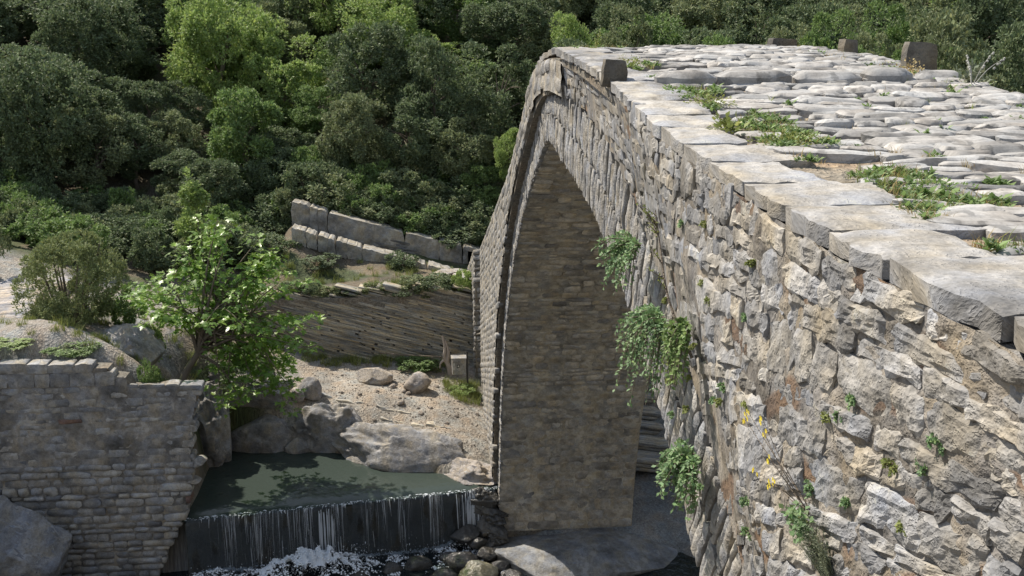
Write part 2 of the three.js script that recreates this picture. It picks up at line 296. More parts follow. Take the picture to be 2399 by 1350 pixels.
// ---------------------------------------------------------------- water: the pool behind the weir and the river below it
const LIP_A = V(-7.5, 0, -28.45), LIP_B = V(1.95, 0, -29.9);
const lipDir = LIP_B.clone().sub(LIP_A).setY(0).normalize(), lipOut = V(-lipDir.z, 0, lipDir.x); // towards the river below
const poolMat = new THREE.MeshPhysicalMaterial({ color: new THREE.Color(0.038, 0.05, 0.043), roughness: 0.07, ior: 1.33, bumpMap: rippleBump, bumpScale: 0.035 });
const riverMat = new THREE.MeshPhysicalMaterial({ color: new THREE.Color(0.012, 0.016, 0.018), roughness: 0.06, ior: 1.33, bumpMap: rippleBump, bumpScale: 0.06 });
{
  // pool surface, its front edge curls over the lip of the weir
  const pos = [], uv = [], idx = [], nu = 90, nv = 40;
  for (let j = 0; j <= nv; j++) for (let i = 0; i <= nu; i++) {
    const u = i / nu * 9.9 - 0.15, v = -0.04 + Math.pow(j / nv, 1.6) * 9, p = LIP_A.clone().addScaledVector(lipDir, u).addScaledVector(lipOut, -v);
    const y = 0.012 * fbm(p.x * 1.6, 0.5, p.z * 2.2, 3) - 0.09 * Math.exp(-v * 5) + 0.02 * N3(u * 5, 1, 2) * Math.exp(-v * 6);
    pos.push(p.x, y, p.z); uv.push(p.x, p.z);
  }
  const W = nu + 1; for (let j = 0; j < nv; j++) for (let i = 0; i < nu; i++) { const k = j * W + i; idx.push(k, k + 1, k + W, k + 1, k + W + 1, k + W); }
  const g = new THREE.BufferGeometry(); g.setAttribute('position', new THREE.Float32BufferAttribute(pos, 3)); g.setAttribute('uv', new THREE.Float32BufferAttribute(uv, 2)); g.setIndex(idx); g.computeVertexNormals();
  structure('pool_water', g, poolMat);
  const r = new THREE.PlaneGeometry(60, 30, 200, 100); r.rotateX(-Math.PI / 2); r.translate(0, -1.95, -14.6);
  const p = r.attributes.position, q = r.attributes.uv;
  for (let i = 0; i < p.count; i++) { const x = p.getX(i), z = p.getZ(i); p.setY(i, -1.95 + 0.09 * fbm(x * 1.3, 0, z * 1.3, 3)); q.setXY(i, x, z); }
  r.computeVertexNormals();
  structure('river_water', r, riverMat);
}

// ---------------------------------------------------------------- the bridge
const ARC = { s: 14.5, y: -2.95, r: 15.3, ring: 0.95 };
const roadY = (() => { const f = curve([[-4, 13.4], [2.7, 13.4], [4.6, 13.38], [5.6, 13.41], [6.6, 13.44], [8.3, 13.53], [10.2, 13.73], [12.3, 13.87], [14.6, 13.93], [15.6, 13.91], [17.2, 13.71], [18.1, 13.48], [19.8, 12.67], [23.2, 11.07], [29, 9.04], [38.6, 5.73], [47, 2.8]]); return (s) => (f(s - 0.4) + f(s) + f(s + 0.4)) / 3; })();
// slightly pointed arch: inner and outer radius of the ring as functions of the angle from the crown
const soft = (f, w) => (x) => (f(x - w) + 2 * f(x - w / 2) + 2 * f(x) + 2 * f(x + w / 2) + f(x + w)) / 8;
const rad = soft(curve([[-1.5, 15.3], [-0.9, 15.32], [-0.55, 15.2], [-0.2, 15.2], [0, 15.3], [0.1, 15.52], [0.16, 15.52], [0.26, 15.22], [0.39, 15.08], [0.55, 15.0], [0.75, 15.1], [1, 15.3], [1.5, 15.3]]), 0.05);
const radOut = soft(curve([[-1.5, 16.25], [-0.55, 16.13], [-0.1, 16.1], [0.05, 16.2], [0.11, 16.28], [0.19, 16.15], [0.28, 15.86], [0.39, 15.68], [0.5, 15.58], [0.64, 15.56], [0.8, 15.62], [1, 15.8], [1.5, 15.9]]), 0.05);
const FACE = 1.8, RING = 2.0, RIGHT = 6.3, TOP_RIGHT = 5.45;
const ringX = (s) => RING - 0.10 * Math.exp(-(((s - 15) / 3) ** 2)); // the ring comes forward at the crown
const bridge = thing('stone_bridge', 'humpbacked old stone arch bridge with cobbled roadway rising over the river', 'bridge', [4, -1.5, -29.8]);
{
  // rubble and mortar core behind the facing stones
  const outline = (hole, near) => {
    const sh = new THREE.Shape();
    sh.moveTo(-4, -3.2); sh.lineTo(ARC.s - hole - (near ? 1.5 : 0), -3.2);
    for (let k = 0; k <= 120; k++) { const a = Math.PI - k / 120 * Math.PI, f = Math.PI / 2 - a, h0 = (near ? radOut(f) - 0.02 : hole + rad(f) - ARC.r) + (near ? 1.5 * sst(-0.08, 0.1, -f) : 0), h = near ? Math.min(h0, (roadY(ARC.s + h0 * Math.sin(f)) - 0.2 - ARC.y) / Math.max(0.2, Math.cos(f))) : h0; sh.lineTo(ARC.s + h * Math.cos(a), ARC.y + h * Math.sin(a)); }
    sh.lineTo(ARC.s + hole, -3.2); sh.lineTo(47, -3.2);
    for (let s = 47; s >= -4; s -= 0.5) sh.lineTo(s, roadY(s) - 0.13);
    return sh;
  };
  const layer = (hole, x0, x1, near) => { // shape x is the distance along the bridge (-z)
    const g = new THREE.ExtrudeGeometry(outline(hole, near), { depth: x1 - x0, bevelEnabled: false, curveSegments: 8 });
    g.rotateY(Math.PI / 2); g.translate(x0, 0, 0);
    return g;
  };
  const a = layer(ARC.r + ARC.ring - 0.02, FACE + 0.03, RING + 0.03, true), b = layer(ARC.r + 0.05, RING + 0.05, RIGHT - 0.8), c = layer(ARC.r + 0.05, RIGHT - 0.8, RIGHT);
  const pc = c.attributes.position; for (let i = 0; i < pc.count; i++) if (pc.getY(i) > 2 && pc.getX(i) > RIGHT - 0.1) pc.setX(i, lerp(RIGHT, TOP_RIGHT, clamp((pc.getY(i) - 2) / 11, 0, 1)));
  const g = boxUV(mergeGeometries([a, b, c])); g.computeVertexNormals();
  part('core', g, M.mortar, bridge);
}
const R1 = rng(11);
const warmGrey = (k, w = 0.5) => { const a = 0.86 + R1() * 0.28; return [k * a * (1 + 0.07 * w), k * a * (1 - 0.01 * w), k * a * (1 - 0.14 * w)]; };
{
  // facing rubble near the camera: beds fan out below the coping and dip towards the arch
  const list = [], R = rng(21);
  const fan = (s) => Math.exp(0.26 * (Math.min(s, 9) - 4));
  const map = (s, t, w) => { const y = roadY(s) - 0.085 - t * fan(s), r = Math.hypot(s - ARC.s, y - ARC.y); return [FACE - w + (ringX(s) - FACE - 0.01) * sst(17.5, 16.2, r) * (1 - sst(13.2, 15.2, s)), y, -s]; };
  const inRing = (s, t) => Math.hypot(s - ARC.s, map(s, t, 0)[1] - ARC.y) < ARC.r + ARC.ring + 0.02;
  part('pointing', sheet(map, 0.6, 14, 0, 2.3, 330, 170, 0.015, 0.020, 3.2, (u, v) => { const g = fbm(u * 3, v * 3, 4, 3), m = sst(0.26, 0.4, N3(u * 2.3, v * 4.3, 8)); return [lerp(0.29 + 0.2 * g, 0.20, m * 0.8), lerp(0.26 + 0.18 * g, 0.12, m * 0.8), lerp(0.22 + 0.15 * g, 0.07, m * 0.8)]; }, (u, v) => !inRing(u, v)), M.pointing, bridge);
  let t = 0;
  while (t < 2.3) {
    const h = 0.085 + R() * 0.10 + (R() < 0.25 ? 0.06 : 0);
    let s = 0.6 + R() * 0.4;
    while (s < 14) {
      const len = (0.16 + R() * R() * 0.62) * (1 + 0.06 * s), s1 = s + len, j = () => (R() - 0.5) * 0.055 / Math.max(1, fan(s) * 0.8);
      {
        const g = 0.003 + R() * 0.006, many = Math.max(1, Math.round(fan(s) * (0.65 + R() * 0.75))), rows = [];
        for (let k = 0; k < many; k++) rows.push([t + h * k / many, t + h * (k + 1) / many]);
        for (const [ta, tb] of rows) {
          if (inRing(s1 - 0.05, lerp(ta, tb, 0.8))) continue;
          const q = [[s + g + j(), ta + g * 0.7 + j() * 0.6], [s1 - g + j(), ta + g + j() * 0.6], [s1 - g + j(), tb - g + j() * 0.6], [s + g + j(), tb - g + j() * 0.6]];
          list.push(stone(map, q, { nx: 11, ny: 7, crisp: true, chip: 0.009, prot: 0.012 + R() * 0.018, bulge: 0.003 + R() * 0.004, pow: 10, amp: 0.013, freq: 9, round: 0.01 + R() * 0.04, edge: 0.05, depth: 0.08, ridge: R() < 0.5 ? 0.016 : 0.004, seed: list.length * 1.37 + 5, tint: R() < 0.2 ? warmGrey(0.36, 1.0) : warmGrey(0.29 + R() * 0.13, 0.4) }));
        }
      }
      s = s1;
    }
    t += h;
  }
  const far = (q, tt, w) => [FACE - w - (q > 37 ? 0.22 : 0), roadY(q) - 0.14 - tt, -q];
  part('pointing', sheet(far, 13.9, 46.5, 0, 8.4, 330, 90, 0.014, 0.022, 2.2, (u, v) => { const g = fbm(u * 1.4, v * 1.4, 6, 4); return [0.37 + 0.2 * g, 0.34 + 0.19 * g, 0.29 + 0.16 * g]; }, (u, v) => { const y = far(u, v, 0)[1], d = Math.hypot(u - ARC.s, y - ARC.y); return d > radOut(Math.atan2(u - ARC.s, y - ARC.y)) + 0.03 && Math.abs(u - 37) > 0.06; }), M.pointing, bridge);
  // blocks above the ring round the crest and down the far slope
  for (let row = 0; row < 40; row++) {
    const step = 0.21;
    let s = 13.95;
    while (s < 46.5) {
      const len = (row < 1 ? 0.45 : 0.35) + R() * 0.5, s1 = s + len, m = (q, tt, w) => [FACE - w - (q > 37 ? 0.22 : 0), roadY(q) - 0.14 - tt, -q];
      const mid = m((s + s1) / 2, (row + 0.5) * step, 0), d = Math.hypot((s + s1) / 2 - ARC.s, mid[1] - ARC.y);
      const gy = groundY(1.5, mid[2]);
      if (d > radOut(Math.atan2((s + s1) / 2 - ARC.s, mid[1] - ARC.y)) + 0.1 && mid[1] > Math.min(gy, 14) - 0.5) {
        const g = 0.012, a = row * step, b = a + step, j = () => (R() - 0.5) * 0.03;
        list.push(stone(m, [[s + g + j(), a + g + j()], [s1 - g + j(), a + g + j()], [s1 - g + j(), b - g + j()], [s + g + j(), b - g + j()]], { nx: 3, ny: 3, prot: 0.005 + R() * 0.035, bulge: 0.012, amp: 0.02, freq: 5, edge: 0.03, seed: list.length * 0.71, tint: warmGrey(0.36, 0.7) }));
        list[list.length - 1].userData.shown = 0.3;
      }
      s = s1;
    }
  }
  addStones(list, 'wall_stone', 'wall_rubble', M.stone, bridge);
}
{
  // buttress end that steps out of the far abutment
  const g = new THREE.BoxGeometry(0.24, 9, 9.6, 1, 12, 1); g.translate(FACE - 0.22 + 0.14, 0.2, -37 - 4.8);
  const p = g.attributes.position; for (let i = 0; i < p.count; i++) if (p.getY(i) > 4.6) p.setY(i, roadY(-p.getZ(i)) - 0.25);
  part('buttress', boxUV(g), M.mortar, bridge);
}
{
  // arch ring: thin radial voussoirs in two rings, face recessed behind the spandrel
  const list = [], R = rng(31);
  const map = (a, r, w) => { const f = a / ARC.r, q = rad(f) + r * (radOut(f) - rad(f)) / ARC.ring; return [ringX(ARC.s + q * Math.sin(a / ARC.r)) - w, ARC.y + q * Math.cos(a / ARC.r), -(ARC.s + q * Math.sin(a / ARC.r))]; };
  for (const [r0, r1] of [[0, 0.56], [0.56, 0.95]]) {
    let a = -ARC.r * 1.45;
    while (a < ARC.r * 1.47) {
      const wdt = 0.06 + R() * 0.10, a1 = a + wdt, g = 0.007, j = () => (R() - 0.5) * 0.02, rr = r0 === 0 ? R() * -0.012 : 0;
      list.push(stone(map, [[a + g + j(), r0 + g + rr], [a1 - g + j(), r0 + g + rr], [a1 - g + j(), r1 - g + (a < 0 && r0 ? R() * 0.3 : j() * 3)], [a + g + j(), r1 - g + (a < 0 && r0 ? R() * 0.3 : j() * 3)]], { nx: 3, ny: 6, prot: 0.01 + R() * 0.028, bulge: 0.008, amp: 0.02, freq: 7, edge: 0.02, round: 0.08, seed: list.length * 0.93, tint: warmGrey(0.35, 0.5) }));
      if (a > 1) list[list.length - 1].userData.shown = 0.5;
      a = a1;
    }
  }
  addStones(list, 'voussoir', 'ring_rubble', M.stone, bridge);
}
{
  // underside of the arch: beds of flat stones half covered by lime mortar
  const list = [], R = rng(41);
  const map = (x, a, w) => { const q = rad(a / ARC.r) - w; return [x, ARC.y + q * Math.cos(a / ARC.r), -(ARC.s + q * Math.sin(a / ARC.r))]; };
  part('soffit_mortar', sheet(map, RING + 0.02, RIGHT - 0.02, -9, ARC.r * 1.478, 96, 560, 0.0, 0.026, 1.7, (u, v) => { const g = fbm(u * 1.6, v * 1.6, 4, 4); return [0.48 + 0.25 * g, 0.435 + 0.23 * g, 0.35 + 0.19 * g]; }), M.pointing, bridge);
  let a = -9;
  while (a < ARC.r * 1.475) {
    const low = a > 18, h = low ? 0.26 + R() * 0.2 : 0.14 + R() * 0.2, tilt = (R() - 0.5) * 0.08;
    let x = RING + 0.0;
    while (x < RIGHT - 0.06) {
      let x1 = x + (low ? 0.4 : 0.3) + R() * R() * 1.0; if (x1 > RIGHT - 0.25) x1 = RIGHT - 0.03;
      const g = low ? 0.006 : 0.01 + R() * 0.008, j = () => (R() - 0.5) * (low ? 0.02 : 0.05), k = low ? 0.37 : 0.42;
      list.push(stone(map, [[x + g + j() * 0.4, a + g + j()], [x1 - g + j() * 0.4, a + g + tilt + j()], [x1 - g + j() * 0.4, a + h - g + tilt + j()], [x + g + j() * 0.4, a + h - g + j()]], { nx: 5, ny: 3, prot: (low ? -0.012 : -0.03) + R() * (low ? 0.03 : 0.075), bulge: low ? 0.008 : 0.014, amp: low ? 0.008 : 0.018, freq: 5, edge: 0.025, round: 0.1, depth: 0.14, seed: list.length * 1.11, tint: R() < 0.12 ? warmGrey(k * 0.85, 1.0) : warmGrey(k * 1.2, 1.5) }));
      if (a < 0.5) list[list.length - 1].userData.shown = 0.1;
      x = x1;
    }
    a += h;
  }
  addStones(list, 'soffit_stone', 'soffit_rubble', M.stone, bridge);
}
{
  // coping: thick flat slabs along the edge of the road
  const R = rng(51), map = (x, s, w) => [x, roadY(s) + w, -s];
  let s = 1.2, n = 0;
  while (s < 30) {
    const len = s < 14 ? 0.42 + R() * 0.45 : 0.6 + R() * 0.5, s1 = s + len, wd = 0.42 + R() * 0.35, o = s < 14 ? (R() - 0.5) * 0.014 : 0.05 + R() * 0.02, d = 0.07 + R() * 0.02, tip = (R() - 0.5) * 0.02, cut = (R() - 0.5) * 0.16;
    const m = (x, q, w) => { const p = map(x, q, w); p[1] += tip * (q - s - len / 2) + (x - 1.75) * 0.02 * Math.sin(n * 2.3); return p; };
    part('coping_slab', stone(m, [[1.78 + o, s + 0.003], [1.78 + o + wd, s + 0.01 + cut * 0.4], [1.78 + o + wd + (R() - 0.5) * 0.2, s1 - 0.003 + cut], [1.78 + o + (R() - 0.5) * 0.012, s1 - 0.003]], { nx: 10, ny: 9, prot: 0.006 + R() * 0.012, bulge: 0.006, pow: 10, amp: 0.010, freq: 5, chip: 0.005, edge: 0.05, round: 0.03, depth: d, back: 0.985, seed: n * 2.17, tint: warmGrey(0.35 + R() * 0.06, 0.55) }), M.coping, bridge);
    s = s1; n++;
  }
}
{
  // road bed
  const pos = [], uv = [], col = [], idx = [], ns = 160, nx = 36;
  for (let j = 0; j <= ns; j++) for (let i = 0; i <= nx; i++) { const s = -1 + j / ns * 34, x = 1.9 + i / nx * (TOP_RIGHT - 1.95); pos.push(x, roadY(s) - 0.045 + 0.03 * fbm(x * 3, 0, s * 3, 3), -s); uv.push(x, s); const g = fbm(x * 2, 5, s * 2, 3); col.push(0.36 + 0.15 * g, 0.30 + 0.12 * g, 0.225 + 0.1 * g); }
  for (let j = 0; j < ns; j++) for (let i = 0; i < nx; i++) { const k = j * (nx + 1) + i, l = k + nx + 1; idx.push(k, k + 1, l, k + 1, l + 1, l); }
  const g = new THREE.BufferGeometry(); g.setAttribute('position', new THREE.Float32BufferAttribute(pos, 3)); g.setAttribute('uv', new THREE.Float32BufferAttribute(uv, 2)); g.setAttribute('color', new THREE.Float32BufferAttribute(col, 3)); g.setIndex(idx); g.computeVertexNormals();
  part('road_bed', g, M.soil, bridge);
  // cobbles: long worn stones laid across the road, each with a rounded back
  const list = [], R = rng(61);
  let s = 1.6;
  while (s < 19) {
    const h = 0.10 + R() * 0.085;
    let x = 2.25 + R() * 0.25;
    while (x < TOP_RIGHT - 0.06) {
      const sparse = x < 2.9 ? 0.45 : s < 5.2 ? 0.3 : 0.03;
      let x1 = x + 0.24 + R() * R() * 0.75; if (x1 > TOP_RIGHT - 0.12) x1 = TOP_RIGHT;
      if (R() > sparse) {
        const tx = (R() - 0.5) * 0.16, ts = -0.05 + (R() - 0.5) * 0.26, up = (R() - 0.45) * 0.035, xm = (x + x1) / 2, sm = s + h / 2, flat = x < 3 || s < 6.4 || R() < 0.25;
        const m = (u, q, w) => [u, roadY(q) + w + up + tx * (u - xm) + (flat ? 0.45 : 1) * ts * (q - sm), -q], j = () => (R() - 0.5) * 0.05, ov = flat ? 0 : -0.045;
        list.push(stone(m, [[x + 0.005 + j(), s + ov + j()], [x1 - 0.005 + j(), s + ov + j()], [x1 - 0.005 + j(), s + h - ov + j()], [x + 0.005 + j(), s + h - ov + j()]], { nx: 10, ny: 6, pow: flat ? 14 : 9, chip: 0.004, prot: flat ? -0.002 : 0.012, bulge: flat ? 0.007 : 0.010 + R() * 0.010, amp: 0.010, freq: 4, edge: 0.045, round: flat ? 0.08 : 0.12 + R() * 0.14, depth: 0.1, seed: list.length * 1.73, tint: R() < 0.14 ? warmGrey(0.27, 0.3) : warmGrey(0.35 + R() * 0.1, 0.35) }));
      }
      x = x1;
    }
    s += h;
  }
  addStones(list, 'cobble', 'cobble_paving', M.paving, bridge);
  // raised rib of larger blocks across the road
  let x = 2.2, n = 0;
  while (x < TOP_RIGHT - 0.1) {
    const x1 = Math.min(x + 0.35 + R() * 0.5, TOP_RIGHT - 0.03), s0 = 9.95 + (x - 2.3) * 0.04 + (R() - 0.5) * 0.05;
    part('step_stone', stone((u, q, w) => [u, roadY(q) + w, -q], [[x + 0.008, s0], [x1 - 0.008, s0 + (R() - 0.5) * 0.05], [x1 - 0.008, s0 + 0.24], [x + 0.008, s0 + 0.26]], { nx: 6, ny: 5, prot: 0.05 + R() * 0.05, bulge: 0.03, amp: 0.016, freq: 5, edge: 0.03, round: 0.3, depth: 0.1, seed: 400 + n * 3.1, tint: warmGrey(0.33, 0.3) }), M.paving, bridge);
    x = x1; n++;
  }
  // upright parapet stones that survive on both edges
  const upright = (cx, s, w, h, d, seed, turn) => {
    const c = Math.cos(turn), q = Math.sin(turn);
    const m = (u, v, t) => [cx + u * c + t * q, roadY(s) - 0.06 + v, -s - u * q + t * c];
    return part('parapet_stone', stone(m, [[-w / 2, 0], [w / 2, 0], [w / 2 - w * 0.06, h * 0.93], [-w / 2 + w * 0.08, h]], { nx: 7, ny: 7, prot: d / 2, bulge: 0.006, amp: 0.014, freq: 5, edge: 0.02, round: 0.02, depth: d / 2, back: 0.97, seed, tint: warmGrey(0.13, 1.6) }), M.stone, bridge);
  };
  upright(1.84, 10.25, 0.25, 0.27, 0.17, 3.3, 0.0);
  upright(5.32, 11.0, 0.35, 0.37, 0.2, 8.1, -0.12);
  upright(5.42, 13.2, 0.22, 0.25, 0.16, 12.4, 0.2);
  upright(5.16, 15.0, 0.42, 0.2, 0.2, 17.2, 0.1);
}

// ---------------------------------------------------------------- ruined masonry wall on the bank beside the weir
const greyTint = (R, k, w = 0.6) => { const a = 0.85 + R() * 0.3; return [k * a * (1 + 0.07 * w), k * a, k * a * (1 - 0.14 * w)]; };
{
  const wall = thing('ruined_wall', 'broken end of an old mortared stone wall standing beside the weir', 'wall', [-10, -1, -28.8]);
  const topY = curve([[-16, 5.1], [-12.2, 4.98], [-10.6, 4.92], [-9.25, 4.86], [-9.2, 4.62], [-8.75, 4.55], [-8.7, 4.25], [-8.1, 4.2], [-7.6, 4.3], [-6.7, 4.15]]);
  const rightX = curve([[-2, -8.3], [-1.2, -8.1], [-0.2, -7.55], [0.6, -7.25], [1.2, -7.15], [1.7, -7.0], [2.1, -7.1], [3.0, -6.95], [3.7, -6.75], [4.3, -6.7]]);
  const shape = new THREE.Shape(); shape.moveTo(-16, -2.4);
  for (let y = -2.4; y <= 4.1; y += 0.25) shape.lineTo(rightX(y) - 0.12, y);
  for (let x = -6.85; x >= -16; x -= 0.15) shape.lineTo(x, topY(x) - 0.12);
  const core = new THREE.ExtrudeGeometry(shape, { depth: 0.5, bevelEnabled: false }); core.translate(0, 0, -28.97);
  part('core', boxUV(core), M.mortar, wall);
  const R = rng(71), list = [], map = (x, y, w) => [x, y, -28.42 + w + 0.05 * fbm(x * 0.5, y * 0.5, 3, 2)];
  part('pointing', sheet(map, -15.6, -6.7, -2, 4.95, 240, 190, 0.004, 0.024, 1.8, (u, v) => { const g = fbm(u * 1.3, v * 1.3, 9, 4), d = sst(0.08, 0.22, N3(u * 0.9, v * 0.9, 3)) * 0.3; return [(0.36 + 0.2 * g) * (1 - d), (0.335 + 0.18 * g) * (1 - d), (0.295 + 0.15 * g) * (1 - d)]; }, (u, v) => u < rightX(v) - 0.08 && v < topY(u) - 0.08), M.pointing, wall);
  let y = -1.9;
  while (y < 5) {
    const low = sst(2.4, 1.4, y + 0.1), big = y > 4.15, h = big ? 0.42 : low > 0.5 ? 0.15 + R() * 0.13 : 0.13 + R() * 0.14;
    let x = -15.6 + R() * 0.3;
    while (x < -6.6) {
      const len = big ? 0.4 + R() * 0.45 : low > 0.5 ? 0.3 + R() * R() * 1.0 : 0.25 + R() * 0.6;
      let x1 = x + len; const yc = y + h / 2, end = rightX(yc) + (R() - 0.5) * 0.16;
      if (x > end - 0.12) break;
      if (x1 > end - 0.15) x1 = end;
      let y1 = y + h; const ty = Math.min(topY(x + 0.05), topY(x1 - 0.05));
      if (y1 > ty + 0.05) { if (ty - y < h * 0.35) { x = x1; continue; } y1 = ty + R() * 0.05; }
      const j = () => (R() - 0.5) * 0.06, g = 0.004 + low * R() * 0.01;
      const proud = low > 0.5 ? R() * 0.08 + 0.012 : R() * 0.06 - 0.038;
      list.push(stone(map, [[x + g + j(), y + g + j() * 0.5], [x1 - g + j(), y + g + j() * 0.5], [x1 - g + j(), y1 - g + j() * 0.5], [x + g + j(), y1 - g + j() * 0.5]], { nx: 5, ny: 4, prot: big ? 0.02 + R() * 0.03 : proud, bulge: low > 0.5 ? 0.02 : 0.01, amp: 0.015, freq: 5, edge: 0.03, round: low > 0.5 ? 0.16 : 0.08, chip: 0.006, depth: big || x1 > -7.6 ? 0.45 : 0.14, seed: list.length * 1.31, tint: R() < 0.012 ? [0.22, 0.14, 0.11] : R() < 0.12 ? greyTint(R, 0.26, 0.3) : greyTint(R, low > 0.5 ? 0.37 : 0.35, 0.6) }));
      x = x1;
    }
    y += h;
  }
  for (const [x, yy, r] of [[-7.0, 1.75, 0.28], [-7.15, 1.15, 0.2]]) list.push(Object.assign(rockGeo({ c: [x, yy, -28.6], r: [r, r * 0.55, 0.3], seed: yy * 9, detail: 4, tint: [0.36, 0.33, 0.28] }), { userData: { at: V(x, yy, -28.5), size: r } }));
  addStones(list, 'stone', 'rubble', M.stone, wall);
}
// ---------------------------------------------------------------- weir and waterfall
{
  const L = 9.55, weir = thing('weir', 'low dark stone weir holding back the green pool', 'weir', [-2.8, -1.9, -29.2]);
  const pos = [], uv = [], idx = [], nu = 120, prof = [[-0.9, -0.16], [-0.2, -0.14], [-0.02, -0.16], [0.05, -0.3], [0.04, -0.7], [0.1, -1.1], [0.12, -1.5], [0.2, -2.6]], nv = prof.length;
  for (let i = 0; i <= nu; i++) for (let j = 0; j < nv; j++) { const u = i / nu * L, [o, y] = prof[j], p = LIP_A.clone().addScaledVector(lipDir, u).addScaledVector(lipOut, o - 0.1 + 0.1 * fbm(u * 1.6, y * 2, 3, 4)); pos.push(p.x, y + 0.03 * N3(u * 3, j, 5), p.z); uv.push(u, y + o); }
  for (let i = 0; i < nu; i++) for (let j = 0; j + 1 < nv; j++) { const k = i * nv + j; idx.push(k, k + 1, k + nv, k + 1, k + nv + 1, k + nv); }
  const g = new THREE.BufferGeometry(); g.setAttribute('position', new THREE.Float32BufferAttribute(pos, 3)); g.setAttribute('uv', new THREE.Float32BufferAttribute(uv, 2)); g.setIndex(idx); g.computeVertexNormals();
  part('wall_face', paint(g, [0.07, 0.07, 0.062]), M.wetRock, weir);

  const fall = thing('waterfall', 'thin curtain of water falling over the weir in bright threads', 'waterfall', [-2.8, -1.9, -28.8]);
  const film = new THREE.MeshPhysicalMaterial({ color: new THREE.Color(0.42, 0.47, 0.50), roughness: 0.14, transmission: 0.92, ior: 1.33, specularIntensity: 0.45, bumpMap: rippleBump, bumpScale: 0.03 });
  const white = new THREE.MeshPhysicalMaterial({ color: new THREE.Color(0.80, 0.84, 0.88), roughness: 0.85, transmission: 0.45, ior: 1.33 });
  const out = (v) => 0.02 + 0.28 * Math.sqrt(v) * 0.75; // how far the fall leans out at drop v
  const at = (u, v, w = 0) => LIP_A.clone().addScaledVector(lipDir, u).addScaledVector(lipOut, out(v) + w + 0.05 * N3(u * 2.2, v * 0.4, 1) + 0.03 * N3(u * 9, v * 0.3, 2)).setY(-0.06 - v);
  {
    const p = [], q = [], ix = [], n = 260, m = 22; // the curtain, fluted lengthwise
    for (let j = 0; j <= m; j++) for (let i = 0; i <= n; i++) { const u = i / n * (L - 0.1) + 0.05, v = j / m * 1.92, w = at(u, v); p.push(w.x, w.y, w.z); q.push(u, v * 0.25); }
    for (let j = 0; j < m; j++) for (let i = 0; i < n; i++) { const k = j * (n + 1) + i; if (N3(i * 0.11, 4, j * 0.08) > -0.32) ix.push(k, k + n + 1, k + 1, k + 1, k + n + 1, k + n + 2); }
    const c = new THREE.BufferGeometry(); c.setAttribute('position', new THREE.Float32BufferAttribute(p, 3)); c.setAttribute('uv', new THREE.Float32BufferAttribute(q, 2)); c.setIndex(ix); c.computeVertexNormals();
    part('curtain', c, film, fall);
  }
  {
    const R = rng(81), p = [], ix = []; // threads of white water
    const thread = (u, v0, v1, wd) => { const n = 7, b = p.length / 3, drift = (R() - 0.5) * 0.08; for (let k = 0; k <= n; k++) { const t = k / n, v = lerp(v0, v1, t), w = wd * (0.35 + 0.65 * Math.sin(Math.PI * Math.min(1, t * 1.2 + 0.12))) * (0.7 + 0.5 * R()), a = at(u + drift * t - w / 2, v, 0.02), c = at(u + drift * t + w / 2, v, 0.02), mid = at(u + drift * t, v, 0.02 + w * 0.8); p.push(a.x, a.y, a.z, mid.x, mid.y, mid.z, c.x, c.y, c.z); } for (let k = 0; k < n; k++) for (let s = 0; s < 2; s++) { const i = b + k * 3 + s; ix.push(i, i + 3, i + 1, i + 1, i + 3, i + 4); } };
    for (let i = 0; i < 1500; i++) { const u = 0.1 + R() * (L - 0.2); if (N3(u * 1.7, 3, 1) + 0.5 * N3(u * 6, 8, 2) < R() * 0.75 - 0.26) continue; const v0 = R() < 0.55 ? 0 : R() * 1.2; thread(u, v0, Math.min(1.9, v0 + 0.25 + R() * 1.3), 0.0015 + R() ** 5 * 0.016); }
    for (let i = 0; i < 60; i++) { const u = R() < 0.5 ? 3.9 + R() * 0.5 : 8.2 + R() * 1.2; thread(u, R() * 0.5, 1.2 + R() * 0.7, 0.012 + R() * 0.03); }
    for (let i = 0; i < 50; i++) thread(0.1 + R() * (L - 0.2), 0, 0.03 + R() * 0.08, 0.01 + R() * 0.03); // broken crest
    const c = new THREE.BufferGeometry(); c.setAttribute('position', new THREE.Float32BufferAttribute(p, 3)); c.setIndex(ix); c.computeVertexNormals();
    part('water_threads', c, white, fall, 'stuff');
  }
  {
    // foam where the fall lands: ragged lace of bubbles and spray on the river
    const p = [], ix = [], n = 300, m = 60; const keep = [];
    for (let j = 0; j <= m; j++) for (let i = 0; i <= n; i++) {
      const u = i / n * L, v = j / m * 2.0, q = LIP_A.clone().addScaledVector(lipDir, u).addScaledVector(lipOut, 0.05 + v);
      const heap = 0.8 * Math.exp(-((u - 3.6) ** 2) / 1.8 - ((v - 0.45) ** 2) / 0.18) + 0.35 * Math.exp(-((u - 8.6) ** 2) / 0.8 - (v - 0.2) ** 2 / 0.1) + 0.3 * Math.exp(-((u - 0.7) ** 2) / 0.5 - (v - 0.3) ** 2 / 0.1);
      const y = -1.9 + heap * (0.6 + 0.8 * Math.abs(N3(u * 4, v * 4, 9))) + 0.06 * fbm(u * 3, v * 3, 2, 3) + 0.02 * N3(u * 14, v * 14, 4);
      p.push(q.x, y, q.z);
      keep.push(fbm(u * 2.2, v * 3.2, 6, 5) + heap * 0.55 - v * 0.13 + 0.09);
    }
    for (let j = 0; j < m; j++) for (let i = 0; i < n; i++) { const k = j * (n + 1) + i; if (keep[k] > 0.3) ix.push(k, k + n + 1, k + 1, k + 1, k + n + 1, k + n + 2); }
    const c = new THREE.BufferGeometry(); c.setAttribute('position', new THREE.Float32BufferAttribute(p, 3)); c.setIndex(ix); c.computeVertexNormals();
    part('foam', c, std({ color: new THREE.Color(0.6, 0.65, 0.70), roughness: 0.4 }), fall, 'stuff');
